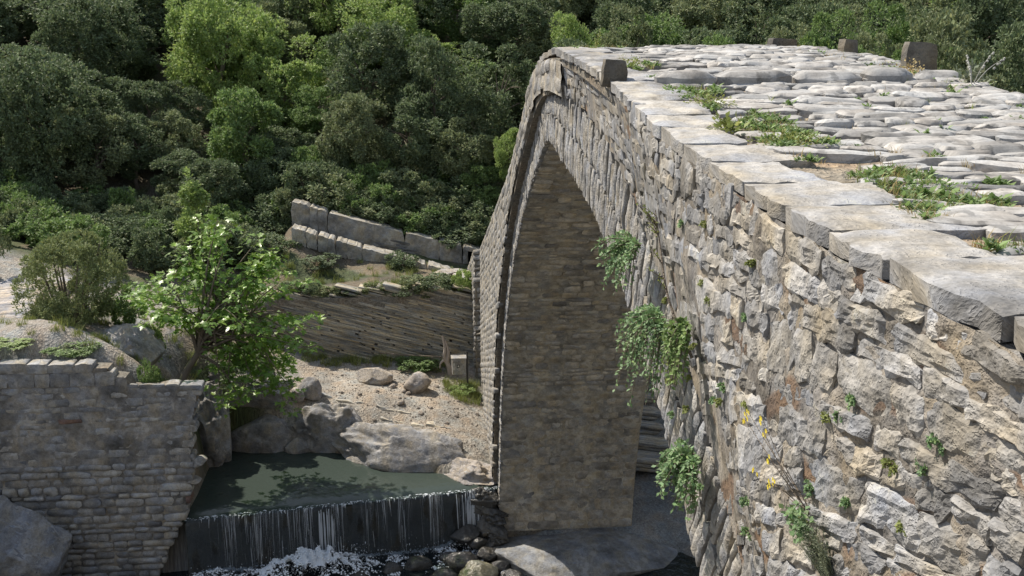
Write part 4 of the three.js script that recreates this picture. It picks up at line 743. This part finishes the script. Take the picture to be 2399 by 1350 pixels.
{
  const R = rng(301), spots = [];
  TREES.forEach(([kind, x, z, top, w, own]) => { spots.push([x, z, w]); const v = w > 5.4 ? BIG[(R() * 3) | 0] : MID[(R() * 5) | 0], [n, l, g] = KIND[kind]; plant(n, own ?? where(l, x, z, w), 'tree', kind, v, x, z, top, w, own ? undefined : g, R() * 6.28); });
  const kinds = ['holm', 'holm', 'holm', 'olive', 'olive', 'fresh', 'fresh', 'bright'];
  for (let z = -47.5; z > -88; z -= 3.2) for (let x = z * 0.42 - 3; x < -z * 0.66 + 4; x += 2.7) {
    const xx = x + (R() - 0.5) * 2.4, zz = z + (R() - 0.5) * 2.6, w = 3.4 + R() * 2.6 + (-z - 48) * 0.05;
    if (spots.some(([a, b, c]) => Math.hypot(a - xx, b - zz) < (c + w) * 0.2)) continue;
    if (xx > -7 && xx < 6.5 && zz > -48.2) continue;
    const low = xx > -14.5 && xx < -3.5 && zz > -58.5;
    spots.push([xx, zz, w]);
    const pick = zz > -60 && R() < 0.5 ? 'holm' : kinds[(R() * 8) | 0], kind = pick === 'bright' && xx < -12 ? 'holm' : pick, v = w > 5.6 ? BIG[(R() * 3) | 0] : MID[(R() * 5) | 0], [n, l, g] = KIND[kind];
    plant(n, where(l, xx, zz, w), 'tree', kind, v, xx, zz, groundY(xx, zz) + (low ? 2.8 + R() * 0.8 : 4.2 + R() * 2.6), low ? Math.min(w, 3.6) : w, g, R() * 6.28);
  }
  // wood on the bank to the far side of the bridge
  for (let z = -22; z > -47; z -= 3.6) for (let x = 9; x < -z * 0.66 + 3; x += 3.4) {
    const xx = x + (R() - 0.5) * 1.8, zz = z + (R() - 0.5) * 2;
    if (xx < 9.5 - (z + 22) * 0.02 || spots.some(([a, b, c]) => Math.hypot(a - xx, b - zz) < (c + 3.4) * 0.36)) continue;
    spots.push([xx, zz, 3.4]);
    const kind = ['holm', 'olive', 'fresh'][(R() * 3) | 0], [n, l, g] = KIND[kind];
    plant(n, where(l, xx, zz, 4), 'tree', kind, MID[(R() * 5) | 0], xx, zz, Math.min(13.2 + R() * 0.8, groundY(xx, zz) + 6 + R() * 3), 3 + R() * 1.4, g, R() * 6.28);
  }
  // undergrowth at the foot of the wood
  for (let i = 0; i < 190; i++) {
    const x = -21 + R() * 24, z = -44 - R() * 5 + (x < -7 ? 6.5 * R() * R() + 1 : -1), w = 1.2 + R() * 1.5;
    if (x > -6.5 && z > -44.8) continue;
    plant('shrub', ['low', 'rounded', 'wide'][i % 3] + (x < -9 ? ' dark shrub at the wood edge behind the juniper' : x < -4 ? ' dark shrub above the upper end of the ledges' : ' dark shrub between the ledges and the bridge'), 'shrub', ['holm', 'holm', 'olive', 'fresh'][(R() * 4) | 0], BUSH[(R() * 3) | 0], x, z, groundY(x, z) + 0.9 + R() * 1.1, w, 'undergrowth shrubs below the trees', R() * 6.28);
  }
  const SHRUBS = [ // label, kind, x, z, top, width
    ['dark green rounded bush beside the juniper on the rock slope', 'fresh', -10.3, -33.6, 5.95, 1.5],
    ['small light green bush between the rock slope and the fig tree', 'bright', -9.2, -32.6, 4.9, 1.1],
    ['bright green bush on the grassy shelf against the bridge wall', 'bright', 1.15, -38.9, 4.95, 1.0],
    ['green bush around the foot of the litter bin post', 'bright', 1.05, -35.7, 1.35, 1.1],
    ['pale leafy shrub on the shelf above the layered cliff', 'olive', -0.6, -38.9, 4.75, 1.5],
    ['dark creeping shrub over the top edge of the cliff', 'holm', 0.1, -38.95, 4.75, 1.7],
    ['low dark shrub at the foot of the lower ledge', 'holm', -1.2, -42.0, 5.0, 1.5],
    ['wide dark shrub at the upper end of the tilted ledges', 'holm', -6.6, -42.3, 5.9, 2.4],
    ['dark shrub spilling over the lower ledge from the wood', 'holm', -4.6, -41.6, 5.0, 1.8],
    ['pale shrub growing on the rock slope above the juniper', 'olive', -15.0, -35.5, 8.1, 1.3],
    ['light green weeds sprouting along the top of the ruined wall', 'bright', -12.4, -29.6, 5.35, 1.7],
    ['low green plants growing behind the wall top beside the juniper', 'fresh', -10.6, -29.5, 5.2, 1.5],
    ['small leafy weed on the broken end of the ruined wall', 'fresh', -8.3, -29.2, 4.75, 0.7],
    ['grey green herb on the rock above the ruined wall', 'olive', -10.6, -30.2, 4.9, 1.3],
    ['dark green bed of leaves along the foot of the cliff', 'fresh', -0.6, -37.5, 1.85, 1.7],
    ['dark trailing bush over the pool bank below the fig tree', 'holm', -6.7, -33.9, 3.6, 2.2],
  ];
  for (let i = 0; i < 9; i++) { const x = -5.6 + i * 0.62 + R() * 0.3; plant('shrub', 'low dry shrub rooted along the top edge of the layered cliff', 'shrub', ['olive', 'holm', 'juniper'][i % 3], BUSH[i % 3], x, -38.85, groundY(x, -38.85) + 0.3 + R() * 0.25, 0.8 + R() * 0.5, 'shrubs along the cliff top', R() * 6); }
  for (const [l, k, x, z, top, w] of SHRUBS) plant(l.includes('sapling') ? 'sapling' : 'bush', l, l.includes('sapling') ? 'tree' : 'bush', k, BUSH[(R() * 3) | 0], x, z, top, w, undefined, R() * 6);
}
{
  const x = -9.35, z = -41, y = groundY(x, z), t = thing('sapling', 'narrow light green sapling standing behind the fig tree', 'tree', [x, y, z]);
  const g = crownGeo(395, 1.5, 4.3, 30, 5200, 0.13, 0.07, { spike: 1, up: 0.1, gap: 0.02 }); g.translate(x, 4.9, z); part('crown', g, LEAF.bright, t);
  part('trunk', tube([V(x, y - 0.2, z), V(x + 0.1, y + 2, z), V(x, 8.4, z)], 0.06, 0.012, 6, 8), M.bark, t);
}
{
  // juniper on the rock slope
  const t = thing('juniper_bush', 'upright olive brown juniper bush on the pale rock slope', 'bush', [-11.6, 4.3, -32.6]);
  const g = crownGeo(401, 3.3, 3.4, 70, 34000, 0.085, 0.036, { up: 0.7, gap: 0.2 }); g.translate(-11.55, 4.6, -32.6);
  part('crown', g, LEAF.juniper, t);
  const l = [], R = rng(402); for (let i = 0; i < 9; i++) { const e = V(-11.6 + (R() - 0.5) * 2, 6.2 + R() * 1.2, -32.6 + (R() - 0.5) * 1.6); l.push(tube([V(-11.6, 4.1, -32.6), V(-11.6 + (e.x + 11.6) * 0.3, 5, -32.6 + (e.z + 32.6) * 0.3), e], 0.09, 0.015, 5, 6)); }
  part('trunk', mergeGeometries(l), M.bark, t);
}
{
  // fig tree leaning over the pool
  const t = thing('fig_tree', 'fig tree with large lobed leaves leaning over the pool from the wall', 'tree', [-7.9, 3.2, -30.7]), R = rng(411);
  const out = [[0, 0], [0.06, -0.10], [0.26, -0.16], [0.34, 0.0], [0.22, 0.1], [0.46, 0.22], [0.5, 0.4], [0.34, 0.44], [0.2, 0.36], [0.2, 0.66], [0.06, 0.92], [0, 0.98]];
  const leafGeo = (cup) => { const p = [], n = [], ix = [], pts = [...out, ...out.slice(1, -1).reverse().map(([x, y]) => [-x, y])]; p.push(0, 0, 0.32); pts.forEach(([x, y]) => p.push(x, cup * (x * x * 1.2) - 0.12 * y * y, y)); for (let i = 0; i < pts.length; i++) ix.push(0, 1 + i, 1 + (i + 1) % pts.length); const g = new THREE.BufferGeometry(); g.setAttribute('position', new THREE.Float32BufferAttribute(p, 3)); g.setIndex(ix); g.computeVertexNormals(); void n; return g; };
  const shapes = [leafGeo(0.35), leafGeo(0.7), leafGeo(-0.25)].map((g, k) => paint(g, [[1, 1, 1], [1.15, 1.1, 0.9], [0.85, 0.9, 1]][k]));
  const limbs = [], spots = [], root = V(-7.9, 3.0, -30.7), hub = V(-7.3, 4.3, -31.0);
  limbs.push(tube([root, V(-7.7, 3.7, -30.8), hub], 0.13, 0.09, 8, 6));
  const ctr = V(-6.45, 5.45, -31.3);
  for (let i = 0; i < 74; i++) {
    const d = onSphere(R); if (d.y < -0.55) d.y *= -0.6;
    const lowRight = d.x > 0.2 && d.y < 0.2;
    const tip = ctr.clone().add(V(d.x * (d.y > 0.4 ? 2.1 : 2.75), d.y * (d.y > 0 ? 3.3 : 2.9) * (1 - 0.12 * Math.abs(d.x)), d.z * 1.7)); if (lowRight) tip.y -= 0.4;
    if (d.x < -0.5 && d.y < 0) tip.y += 0.9;
    if (i % 4 === 1) tip.set(lerp(-7.0, -4.3, R()), lerp(2.3, 4.0, R()), lerp(-32.3, -30.4, R()));
    const f = 0.25 + R() * 0.3, s = i < 8 ? hub : hub.clone().lerp(ctr, 0.5 + R() * 0.6).add(onSphere(R).multiplyScalar(0.7)), m = s.clone().lerp(tip, 0.5).add(V(0, 0.25 + R() * 0.3, 0));
    limbs.push(tube([s, m, tip], i < 8 ? 0.06 : 0.028, 0.008, 5, 7)); if (i >= 8 && i < 40) limbs.push(tube([hub, hub.clone().lerp(s, 0.5).add(V(0, 0.2, 0)), s], 0.045, 0.028, 5, 4));
    const cv = new THREE.QuadraticBezierCurve3(s, m, tip), n = 34 + (R() * 24 | 0);
    for (let k = 0; k < n; k++) { const u = 1 - Math.pow(R(), 1.6) * 0.75, p = cv.getPoint(u), a = R() * 6.28; spots.push([p.add(V(Math.cos(a), 0.25 * (R() - 0.3), Math.sin(a)).multiplyScalar(0.06 + R() * 0.4)), a, 0.13 + R() * 0.13]); }
    void f;
  }
  part('trunk', mergeGeometries(limbs), M.bark, t);
  const M4 = (p, a, s) => new THREE.Matrix4().compose(p, new THREE.Quaternion().setFromEuler(new THREE.Euler((R() - 0.35) * 1.3, -a + Math.PI / 2, (R() - 0.5) * 1.1, 'YXZ')), V(s, s, s));
  const rest = [[], [], []];
  spots.sort((a, b) => (b[0].z + b[2] * 3 + b[0].y * 0.12) - (a[0].z + a[2] * 3 + a[0].y * 0.12));
  spots.forEach(([p, a, s], i) => {
    const m = M4(p, a, s), k = (R() * 3) | 0;
    if (i % 5 === 0 && i < 1475) { const q = shadows(new THREE.Mesh(shapes[k], LEAF.fig)); q.name = 'leaf'; q.applyMatrix4(m); q.position.sub(t.position); t.add(q); } else rest[k].push(m);
  });
  part('foliage', mergeGeometries(rest.flatMap((ms, k) => ms.map((m) => shapes[k].clone().applyMatrix4(m)))), LEAF.fig, t, 'stuff');
}
// ---------------------------------------------------------------- plants on the bridge
function hanging(label, at, reach, drop, n, kind, leaf, seed, name = 'caper_bush', cat = 'plant', group) {
  const t = thing(name, label, cat, at, group), R = rng(seed), L = new Leaves(seed + 1), limbs = [];
  for (let i = 0; i < n; i++) {
    const a = (R() - 0.5) * 2.6, o = reach * (0.4 + R() * 0.6), s = V(at[0], at[1], at[2]), m = s.clone().add(V(-o * Math.cos(a) * 0.7, reach * 0.35 * R(), o * Math.sin(a))), e = m.clone().add(V(-o * 0.25 * Math.cos(a), -drop * (0.25 + R() * 0.75), o * 0.2 * Math.sin(a)));
    const cv = new THREE.QuadraticBezierCurve3(s, m, e); limbs.push(tube([s, cv.getPoint(0.5), e], 0.006, 0.002, 4, 5));
    const k = 26 + (R() * 14 | 0);
    for (let j = 0; j < k; j++) { const u = 0.15 + 0.85 * j / k, p = cv.getPoint(u), d = onSphere(R).addScaledVector(cv.getTangent(u), 0.7).normalize(); L.leaf(p, d, V(-0.5, 0.8, 0.2).add(onSphere(R).multiplyScalar(0.7)).normalize(), leaf * (0.7 + R() * 0.6), leaf * 0.6, leafTint(R)); }
  }
  part('stems', mergeGeometries(limbs), M.bark, t); part('leaves', L.build(), LEAF[kind], t);
}
hanging('blue green bush hanging from the arch ring, highest of the hanging bushes', [1.85, 12.38, -8.75], 0.46, 0.5, 44, 'caper', 0.042, 501);
hanging('long trailing blue green bush below the highest hanging bush', [1.85, 12.0, -7.75], 0.46, 0.75, 64, 'caper', 0.04, 505);
hanging('dark leafy bush on the wall beside the bare stem', [1.78, 12.25, -6.75], 0.2, 0.55, 36, 'fresh', 0.042, 509);
hanging('compact green bush low on the near arch leg', [1.88, 11.25, -6.75], 0.3, 0.42, 52, 'caper', 0.042, 513);
{
  const t = thing('wall_shrub', 'bare brown stem with a few small leaves rising from the wall', 'plant', [1.75, 12.15, -6.7]), R = rng(521), L = new Leaves(522), limbs = [];
  const cv = new THREE.CatmullRomCurve3([V(1.78, 12.05, -6.6), V(1.66, 12.4, -6.85), V(1.64, 12.75, -7.1), V(1.62, 12.98, -7.2)]); limbs.push(tube(cv.points, 0.012, 0.004, 5, 10));
  for (let i = 0; i < 12; i++) { const u = 0.35 + R() * 0.6, s = cv.getPoint(u), e = s.clone().add(V(-0.05 - R() * 0.1, 0.08 + R() * 0.1, (R() - 0.5) * 0.3)); limbs.push(tube([s, s.clone().lerp(e, 0.5), e], 0.004, 0.0015, 4, 3)); for (let k = 0; k < 9; k++) L.leaf(s.clone().lerp(e, R()), onSphere(R), onSphere(R), 0.025, 0.014, leafTint(R)); }
  part('stem', mergeGeometries(limbs), M.bark, t); part('leaves', L.build(), LEAF.weed, t);
}
{
  // wispy grey shrub and the yellow flowering herb on the near wall
  const t = thing('wall_shrub', 'wispy grey green broom growing out of the near wall', 'plant', [1.74, 11.85, -4.05]), R = rng(531), L = new Leaves(532);
  for (let i = 0; i < 260; i++) { const d = V(-0.25 - R() * 0.5, 0.9, (R() - 0.5) * 1.1).normalize(), at = V(1.76, 11.82 + R() * 0.12, -4.05 + (R() - 0.5) * 0.16), len = 0.12 + R() * 0.24; L.blade(at, d, V((R() - 0.6) * 0.05, 0, (R() - 0.5) * 0.06), len, 0.0035, leafTint(R)); for (let k = 0; k < 5; k++) L.leaf(at.clone().addScaledVector(d, len * (0.3 + R() * 0.6)), onSphere(R), onSphere(R), 0.014, 0.004, leafTint(R)); }
  part('stems', L.build(), LEAF.grey, t);
  const f = thing('yellow_herb', 'yellow flowering herb with thin stems on the near wall', 'plant', [1.72, 12.15, -4.4]), G = new Leaves(541), P = new Leaves(542), limbs = [];
  for (const [y, z] of [[12.38, -4.75], [12.4, -4.6], [12.36, -4.52], [12.31, -4.85], [12.27, -4.42], [12.17, -4.38], [12.1, -4.65], [12.14, -4.42]]) {
    const s = V(1.76, 12.02 + R() * 0.06, -4.3), e = V(1.62 - R() * 0.05, y, z); limbs.push(tube([s, s.clone().lerp(e, 0.5).add(V(-0.04, 0.05, 0)), e], 0.003, 0.0015, 4, 6));
    for (let b = 0; b < 4; b++) { const c = e.clone().add(onSphere(R).multiplyScalar(0.018)); for (let k = 0; k < 5; k++) { const a = k * 1.257, d = V(-0.3, Math.cos(a), Math.sin(a)).normalize(); P.leaf(c, d, V(-1, 0.2, 0).normalize(), 0.015, 0.012, [1, 1, 1]); } }
  }
  for (let i = 0; i < 130; i++) { const c = V(1.70, 12.06, -4.18).add(V(-R() * 0.07, (R() - 0.5) * 0.13, (R() - 0.5) * 0.22)); G.leaf(c, onSphere(R), V(-0.6, 0.6, 0).add(onSphere(R).multiplyScalar(0.5)).normalize(), 0.035, 0.026, leafTint(R)); }
  part('stems', mergeGeometries(limbs), M.bark, f); part('leaves', G.build(), LEAF.caper, f); part('petals', P.build(), new THREE.MeshPhysicalMaterial({ color: new THREE.Color(0.75, 0.62, 0.03), vertexColors: true, roughness: 0.7, transmission: 0.35 }), f);
  // small ferns and weeds in the joints of the near wall
  for (let i = 0; i < 34; i++) { const s = 2.8 + R() * 5.2, y = 13.1 - R() * Math.min(2.2, 0.35 * s); if (Math.hypot(s - ARC.s, y - ARC.y) < ARC.r + 0.4) continue; hanging('small green weed rooted in a joint of the near bridge wall', [FACE - 0.015, y, -s], 0.05, 0.04, 7, ['weed', 'caper'][i % 2], 0.017, 600 + i, 'wall_weed', 'weed', 'weeds in the joints of the near wall'); }
}
{
  // grass and weeds on the roadway
  const R = rng(551), tuft = (seed, dry) => { const L = new Leaves(seed), r = L.R; for (let i = 0; i < 16; i++) { const a = r() * 6.28, d = V(Math.cos(a) * 0.45, 1, Math.sin(a) * 0.45).normalize(); L.blade(V((r() - 0.5) * 0.06, 0, (r() - 0.5) * 0.06), d, V(Math.cos(a) * 0.02, 0, Math.sin(a) * 0.02), 0.035 + r() * 0.07, 0.004, leafTint(r)); } void dry; return L.build(); };
  const herb = (seed) => { const L = new Leaves(seed), r = L.R; for (let i = 0; i < 22; i++) { const a = r() * 6.28, e = 0.15 + r() * 0.8, d = V(Math.cos(a), e, Math.sin(a)).normalize(); L.leaf(V((r() - 0.5) * 0.05, r() * 0.03, (r() - 0.5) * 0.05), d, V(0, 1, 0).add(onSphere(r).multiplyScalar(0.5)).normalize(), 0.03 + r() * 0.035, 0.022, leafTint(r)); } return L.build(); };
  const bands = [ // x0, x1, s0, s1, tufts, share of leafy weeds, share of dry grass
    [2.30, 2.75, 3.9, 5.0, 150, 0.25, 0.45], [2.45, 2.95, 4.9, 6.6, 280, 0.4, 0.35], [2.35, 2.85, 6.4, 8.4, 300, 0.45, 0.3], [2.25, 2.75, 8.4, 9.8, 200, 0.6, 0.2], [2.2, 2.6, 10.3, 12.5, 110, 0.4, 0.3], [2.05, 2.8, 14.3, 16.8, 160, 0.3, 0.6], [2.9, 5.2, 3.4, 9.5, 130, 0.5, 0.4], [2.3, 3.6, 2.9, 4.2, 150, 0.35, 0.5], [4.7, 5.4, 6.4, 8.4, 170, 0.8, 0.1], [4.75, 5.4, 8.9, 11.2, 170, 0.5, 0.35], [4.9, 5.4, 11.4, 15.5, 170, 0.35, 0.55],
  ];
  const put = { grass: [[], LEAF.weed, tuft(561)], dry_grass: [[], LEAF.dry, tuft(563)], weeds: [[], LEAF.fresh, herb(565)] };
  for (const [x0, x1, s0, s1, n, leafy, dry] of bands) for (let i = 0; i < n; i++) {
    const x = lerp(x0, x1, R()), s = lerp(s0, s1, R()); if (N3(x * 2.4, 3, s * 1.7) < -0.12) continue;
    const q = R(), k = q < leafy ? 'weeds' : q < leafy + dry ? 'dry_grass' : 'grass', sc = 0.55 + R() * 0.75;
    put[k][0].push(new THREE.Matrix4().compose(V(x, roadY(s) - 0.02, -s), new THREE.Quaternion().setFromEuler(new THREE.Euler(0, R() * 6.28, 0)), V(sc, sc, sc)));
  }
  const words = { grass: ['low green grass growing along the edges of the cobbled road', 'grass'], dry_grass: ['tufts of dry straw coloured grass on the cobbled road', 'grass'], weeds: ['leafy green weeds growing between the cobbles', 'weeds'] };
  for (const [k, [list, mat, geo]] of Object.entries(put)) { const m = new THREE.InstancedMesh(geo, mat, list.length); list.forEach((x, i) => m.setMatrixAt(i, x)); m.name = k; tag(shadows(m), ...words[k]); m.userData.kind = 'stuff'; scene.add(m); }
  // single larger plants on the road
  const clump = (label, x, s, r, h, n, leaf, kind, seed) => { const t = thing('weed_clump', label, 'weed', [x, roadY(s) - 0.03, -s]), L = new Leaves(seed), q = L.R; for (let i = 0; i < n; i++) { const d = onSphere(q); d.y = Math.abs(d.y); L.leaf(V(x + d.x * r * q(), roadY(s) + d.y * h * q(), -s + d.z * r * q()), d.clone().add(onSphere(q).multiplyScalar(0.6)).normalize(), V(0, 1, 0).add(onSphere(q).multiplyScalar(0.6)).normalize(), leaf * (0.6 + q() * 0.7), leaf * 0.7, leafTint(q)); } part('leaves', L.build(), LEAF[kind], t); };
  clump('broad leaved green weed spilling over the coping edge', 2.22, 7.6, 0.16, 0.13, 90, 0.06, 'weed', 571);
  clump('large patch of leafy weeds behind the coping slabs', 2.55, 7.1, 0.34, 0.08, 300, 0.03, 'weed', 572);
  clump('low patch of dark clover leaves beside the coping slabs', 2.78, 5.4, 0.28, 0.06, 300, 0.024, 'fresh', 573);
  clump('dark green weed mat at the outer road edge', 5.05, 7.5, 0.4, 0.09, 600, 0.03, 'fresh', 574);
  clump('small green plant near the short parapet stone', 2.25, 11.4, 0.16, 0.12, 160, 0.03, 'weed', 575);
  clump('green weed tuft near the rib of step stones', 2.45, 8.9, 0.25, 0.1, 260, 0.03, 'weed', 576);
  clump('yellow flowering tuft below the tall parapet stone', 4.95, 10.4, 0.22, 0.2, 240, 0.03, 'dry', 577);
  clump('grey leaved mullein beside the tall parapet stone', 5.35, 9.9, 0.2, 0.2, 160, 0.06, 'grey', 578);
  clump('small upright green sprig on the crest of the road', 2.55, 15.6, 0.09, 0.32, 150, 0.04, 'weed', 579);
  const t = thing('dry_stalks', 'grey dry flower stalks leaning at the outer road edge', 'plant', [5.3, 13.5, -9.7]), l = [];
  for (const [dx, dy, dz] of [[0.12, 0.34, 0.1], [0.3, 0.28, 0], [0.02, 0.3, -0.2], [-0.1, 0.22, 0.1]]) { const s = V(5.25, roadY(9.7), -9.7), e = s.clone().add(V(dx, dy, dz)); l.push(tube([s, s.clone().lerp(e, 0.5).add(V(0, 0.04, 0)), e], 0.005, 0.003, 5, 6)); for (let k = 0; k < 7; k++) { const b = new THREE.IcosahedronGeometry(0.012, 0); const c = e.clone().lerp(s, R() * 0.45); b.translate(c.x + (R() - 0.5) * 0.02, c.y, c.z + (R() - 0.5) * 0.02); l.push(mergeVertices(b)); } }
  part('stalks', mergeGeometries(l.map((q) => { const c = q.index ? q.toNonIndexed() : q; c.deleteAttribute('uv'); return c; })), std({ color: new THREE.Color(0.35, 0.35, 0.32) }), t);
}
{
  // grass on the shelf above the cliff and at the foot of the bridge
  const R = rng(581), L = new Leaves(582);
  for (let i = 0; i < 46; i++) { const a = R() * 6.28, d = V(Math.cos(a) * 0.4, 1, Math.sin(a) * 0.4).normalize(); L.blade(V((R() - 0.5) * 0.25, 0, (R() - 0.5) * 0.25), d, V(Math.cos(a) * 0.06, 0, Math.sin(a) * 0.06), 0.14 + R() * 0.26, 0.014, leafTint(R)); }
  const geo = L.build(), list = [];
  for (const [x0, x1, z0, z1, n] of [[-2, 1.7, -39.6, -38.6, 130], [-6, -2, -41, -38.8, 25], [-6, 1.5, -42.3, -40, 35], [0.4, 1.7, -36.6, -34.8, 60], [-5, 0.5, -38.2, -37.4, 70], [-14, -8.5, -32, -29.4, 60], [-12, -8, -36, -33, 50]]) for (let i = 0; i < n; i++) { const x = lerp(x0, x1, R()), z = lerp(z0, z1, R()), s = 0.5 + R() * 0.8; list.push(new THREE.Matrix4().compose(V(x, groundY(x, z) + groundRough(x, z) - 0.03, z), new THREE.Quaternion().setFromEuler(new THREE.Euler(0, R() * 6, 0)), V(s, s, s))); }
  const m = new THREE.InstancedMesh(geo, LEAF.weed, list.length); list.forEach((x, i) => m.setMatrixAt(i, x)); m.name = 'grass_tufts'; tag(shadows(m), 'grass growing on the rock shelf, the bank and the slope across the river', 'grass'); m.userData.kind = 'stuff'; scene.add(m);
}
// ---------------------------------------------------------------- litter bin, driftwood
{
  const x = 0.98, z = -36.3, y = groundY(x, z) - 0.12, t = thing('litter_bin', 'grey metal litter bin hung on a dark post at the far bank', 'litter bin', [x, y, z]);
  const grey = std({ color: new THREE.Color(0.42, 0.40, 0.37), map: stoneColor, roughness: 0.55, metalness: 0.2 }), dark = std({ color: new THREE.Color(0.03, 0.03, 0.03), roughness: 0.5 });
  const body = new THREE.BoxGeometry(0.52, 0.62, 0.3, 1, 1, 1); const bp = body.attributes.position; for (let i = 0; i < bp.count; i++) if (bp.getY(i) < 0) { bp.setX(i, bp.getX(i) * 0.93); bp.setZ(i, bp.getZ(i) * 0.85); }
  body.rotateY(0.12); body.translate(x - 0.05, y + 0.95, z + 0.06); part('bucket', body, grey, t);
  const lid = new THREE.BoxGeometry(0.57, 0.04, 0.35); lid.rotateX(0.06); lid.translate(x - 0.05, y + 1.285, z + 0.06); part('rim', lid, grey, t);
  const post = new THREE.CylinderGeometry(0.035, 0.035, 1.65, 10); post.translate(x + 0.27, y + 0.65, z + 0.02); part('post', post, dark, t);
  const hook = new THREE.TorusGeometry(0.06, 0.014, 6, 12); hook.translate(x + 0.24, y + 1.43, z + 0.05); part('hanger', hook, dark, t);
  const plate = new THREE.BoxGeometry(0.115, 0.115, 0.008); plate.rotateY(0.12); plate.translate(x - 0.07, y + 0.98, z + 0.212); const pl = part('plate', plate, dark, t);
  const mark = new THREE.BoxGeometry(0.05, 0.05, 0.008); mark.rotateY(0.12); mark.translate(x - 0.065, y + 0.98, z + 0.219); part('emblem', mark, std({ color: new THREE.Color(0.55, 0.54, 0.5) }), pl);
  for (const [dy, h] of [[0.07, 0.1], [-0.1, 0.08]]) { const st = new THREE.BoxGeometry(0.045, h, 0.006); st.rotateY(0.12); st.translate(x - 0.23, y + 0.98 + dy, z + 0.232); part('sticker', st, std({ color: new THREE.Color(0.5, 0.5, 0.47) }), t); }
}
{
  const x = 0.45, z = -37.2, y = groundY(x, z), t = thing('driftwood', 'pale split driftwood trunk standing upright against the cliff', 'driftwood', [x, y, z]);
  part('trunk', mergeGeometries([tube([V(x + 0.2, y - 0.2, z), V(x + 0.12, y + 0.35, z), V(x - 0.04, y + 0.7, z), V(x, y + 1.05, z), V(x - 0.1, y + 1.55, z - 0.05)], 0.13, 0.03, 8, 12), tube([V(x + 0.05, y + 0.5, z), V(x + 0.12, y + 0.9, z + 0.02), V(x + 0.0, y + 1.4, z)], 0.09, 0.02, 7, 8)]), M.paleWood, t);
  part('branch_stub', tube([V(x - 0.02, y + 0.6, z), V(x - 0.18, y + 0.5, z + 0.05), V(x - 0.22, y + 0.3, z + 0.08)], 0.06, 0.02, 6, 5), M.paleWood, t);
  single('rail', tube([V(x - 0.05, y + 0.72, z), V(x - 1.2, y + 0.76, z - 0.15), V(x - 2.5, y + 0.85, z - 0.3)], 0.022, 0.02, 6, 10), M.bark, 'thin dark rail running from the driftwood along the cliff foot', 'rail');
}

renderer.render(scene, camera);
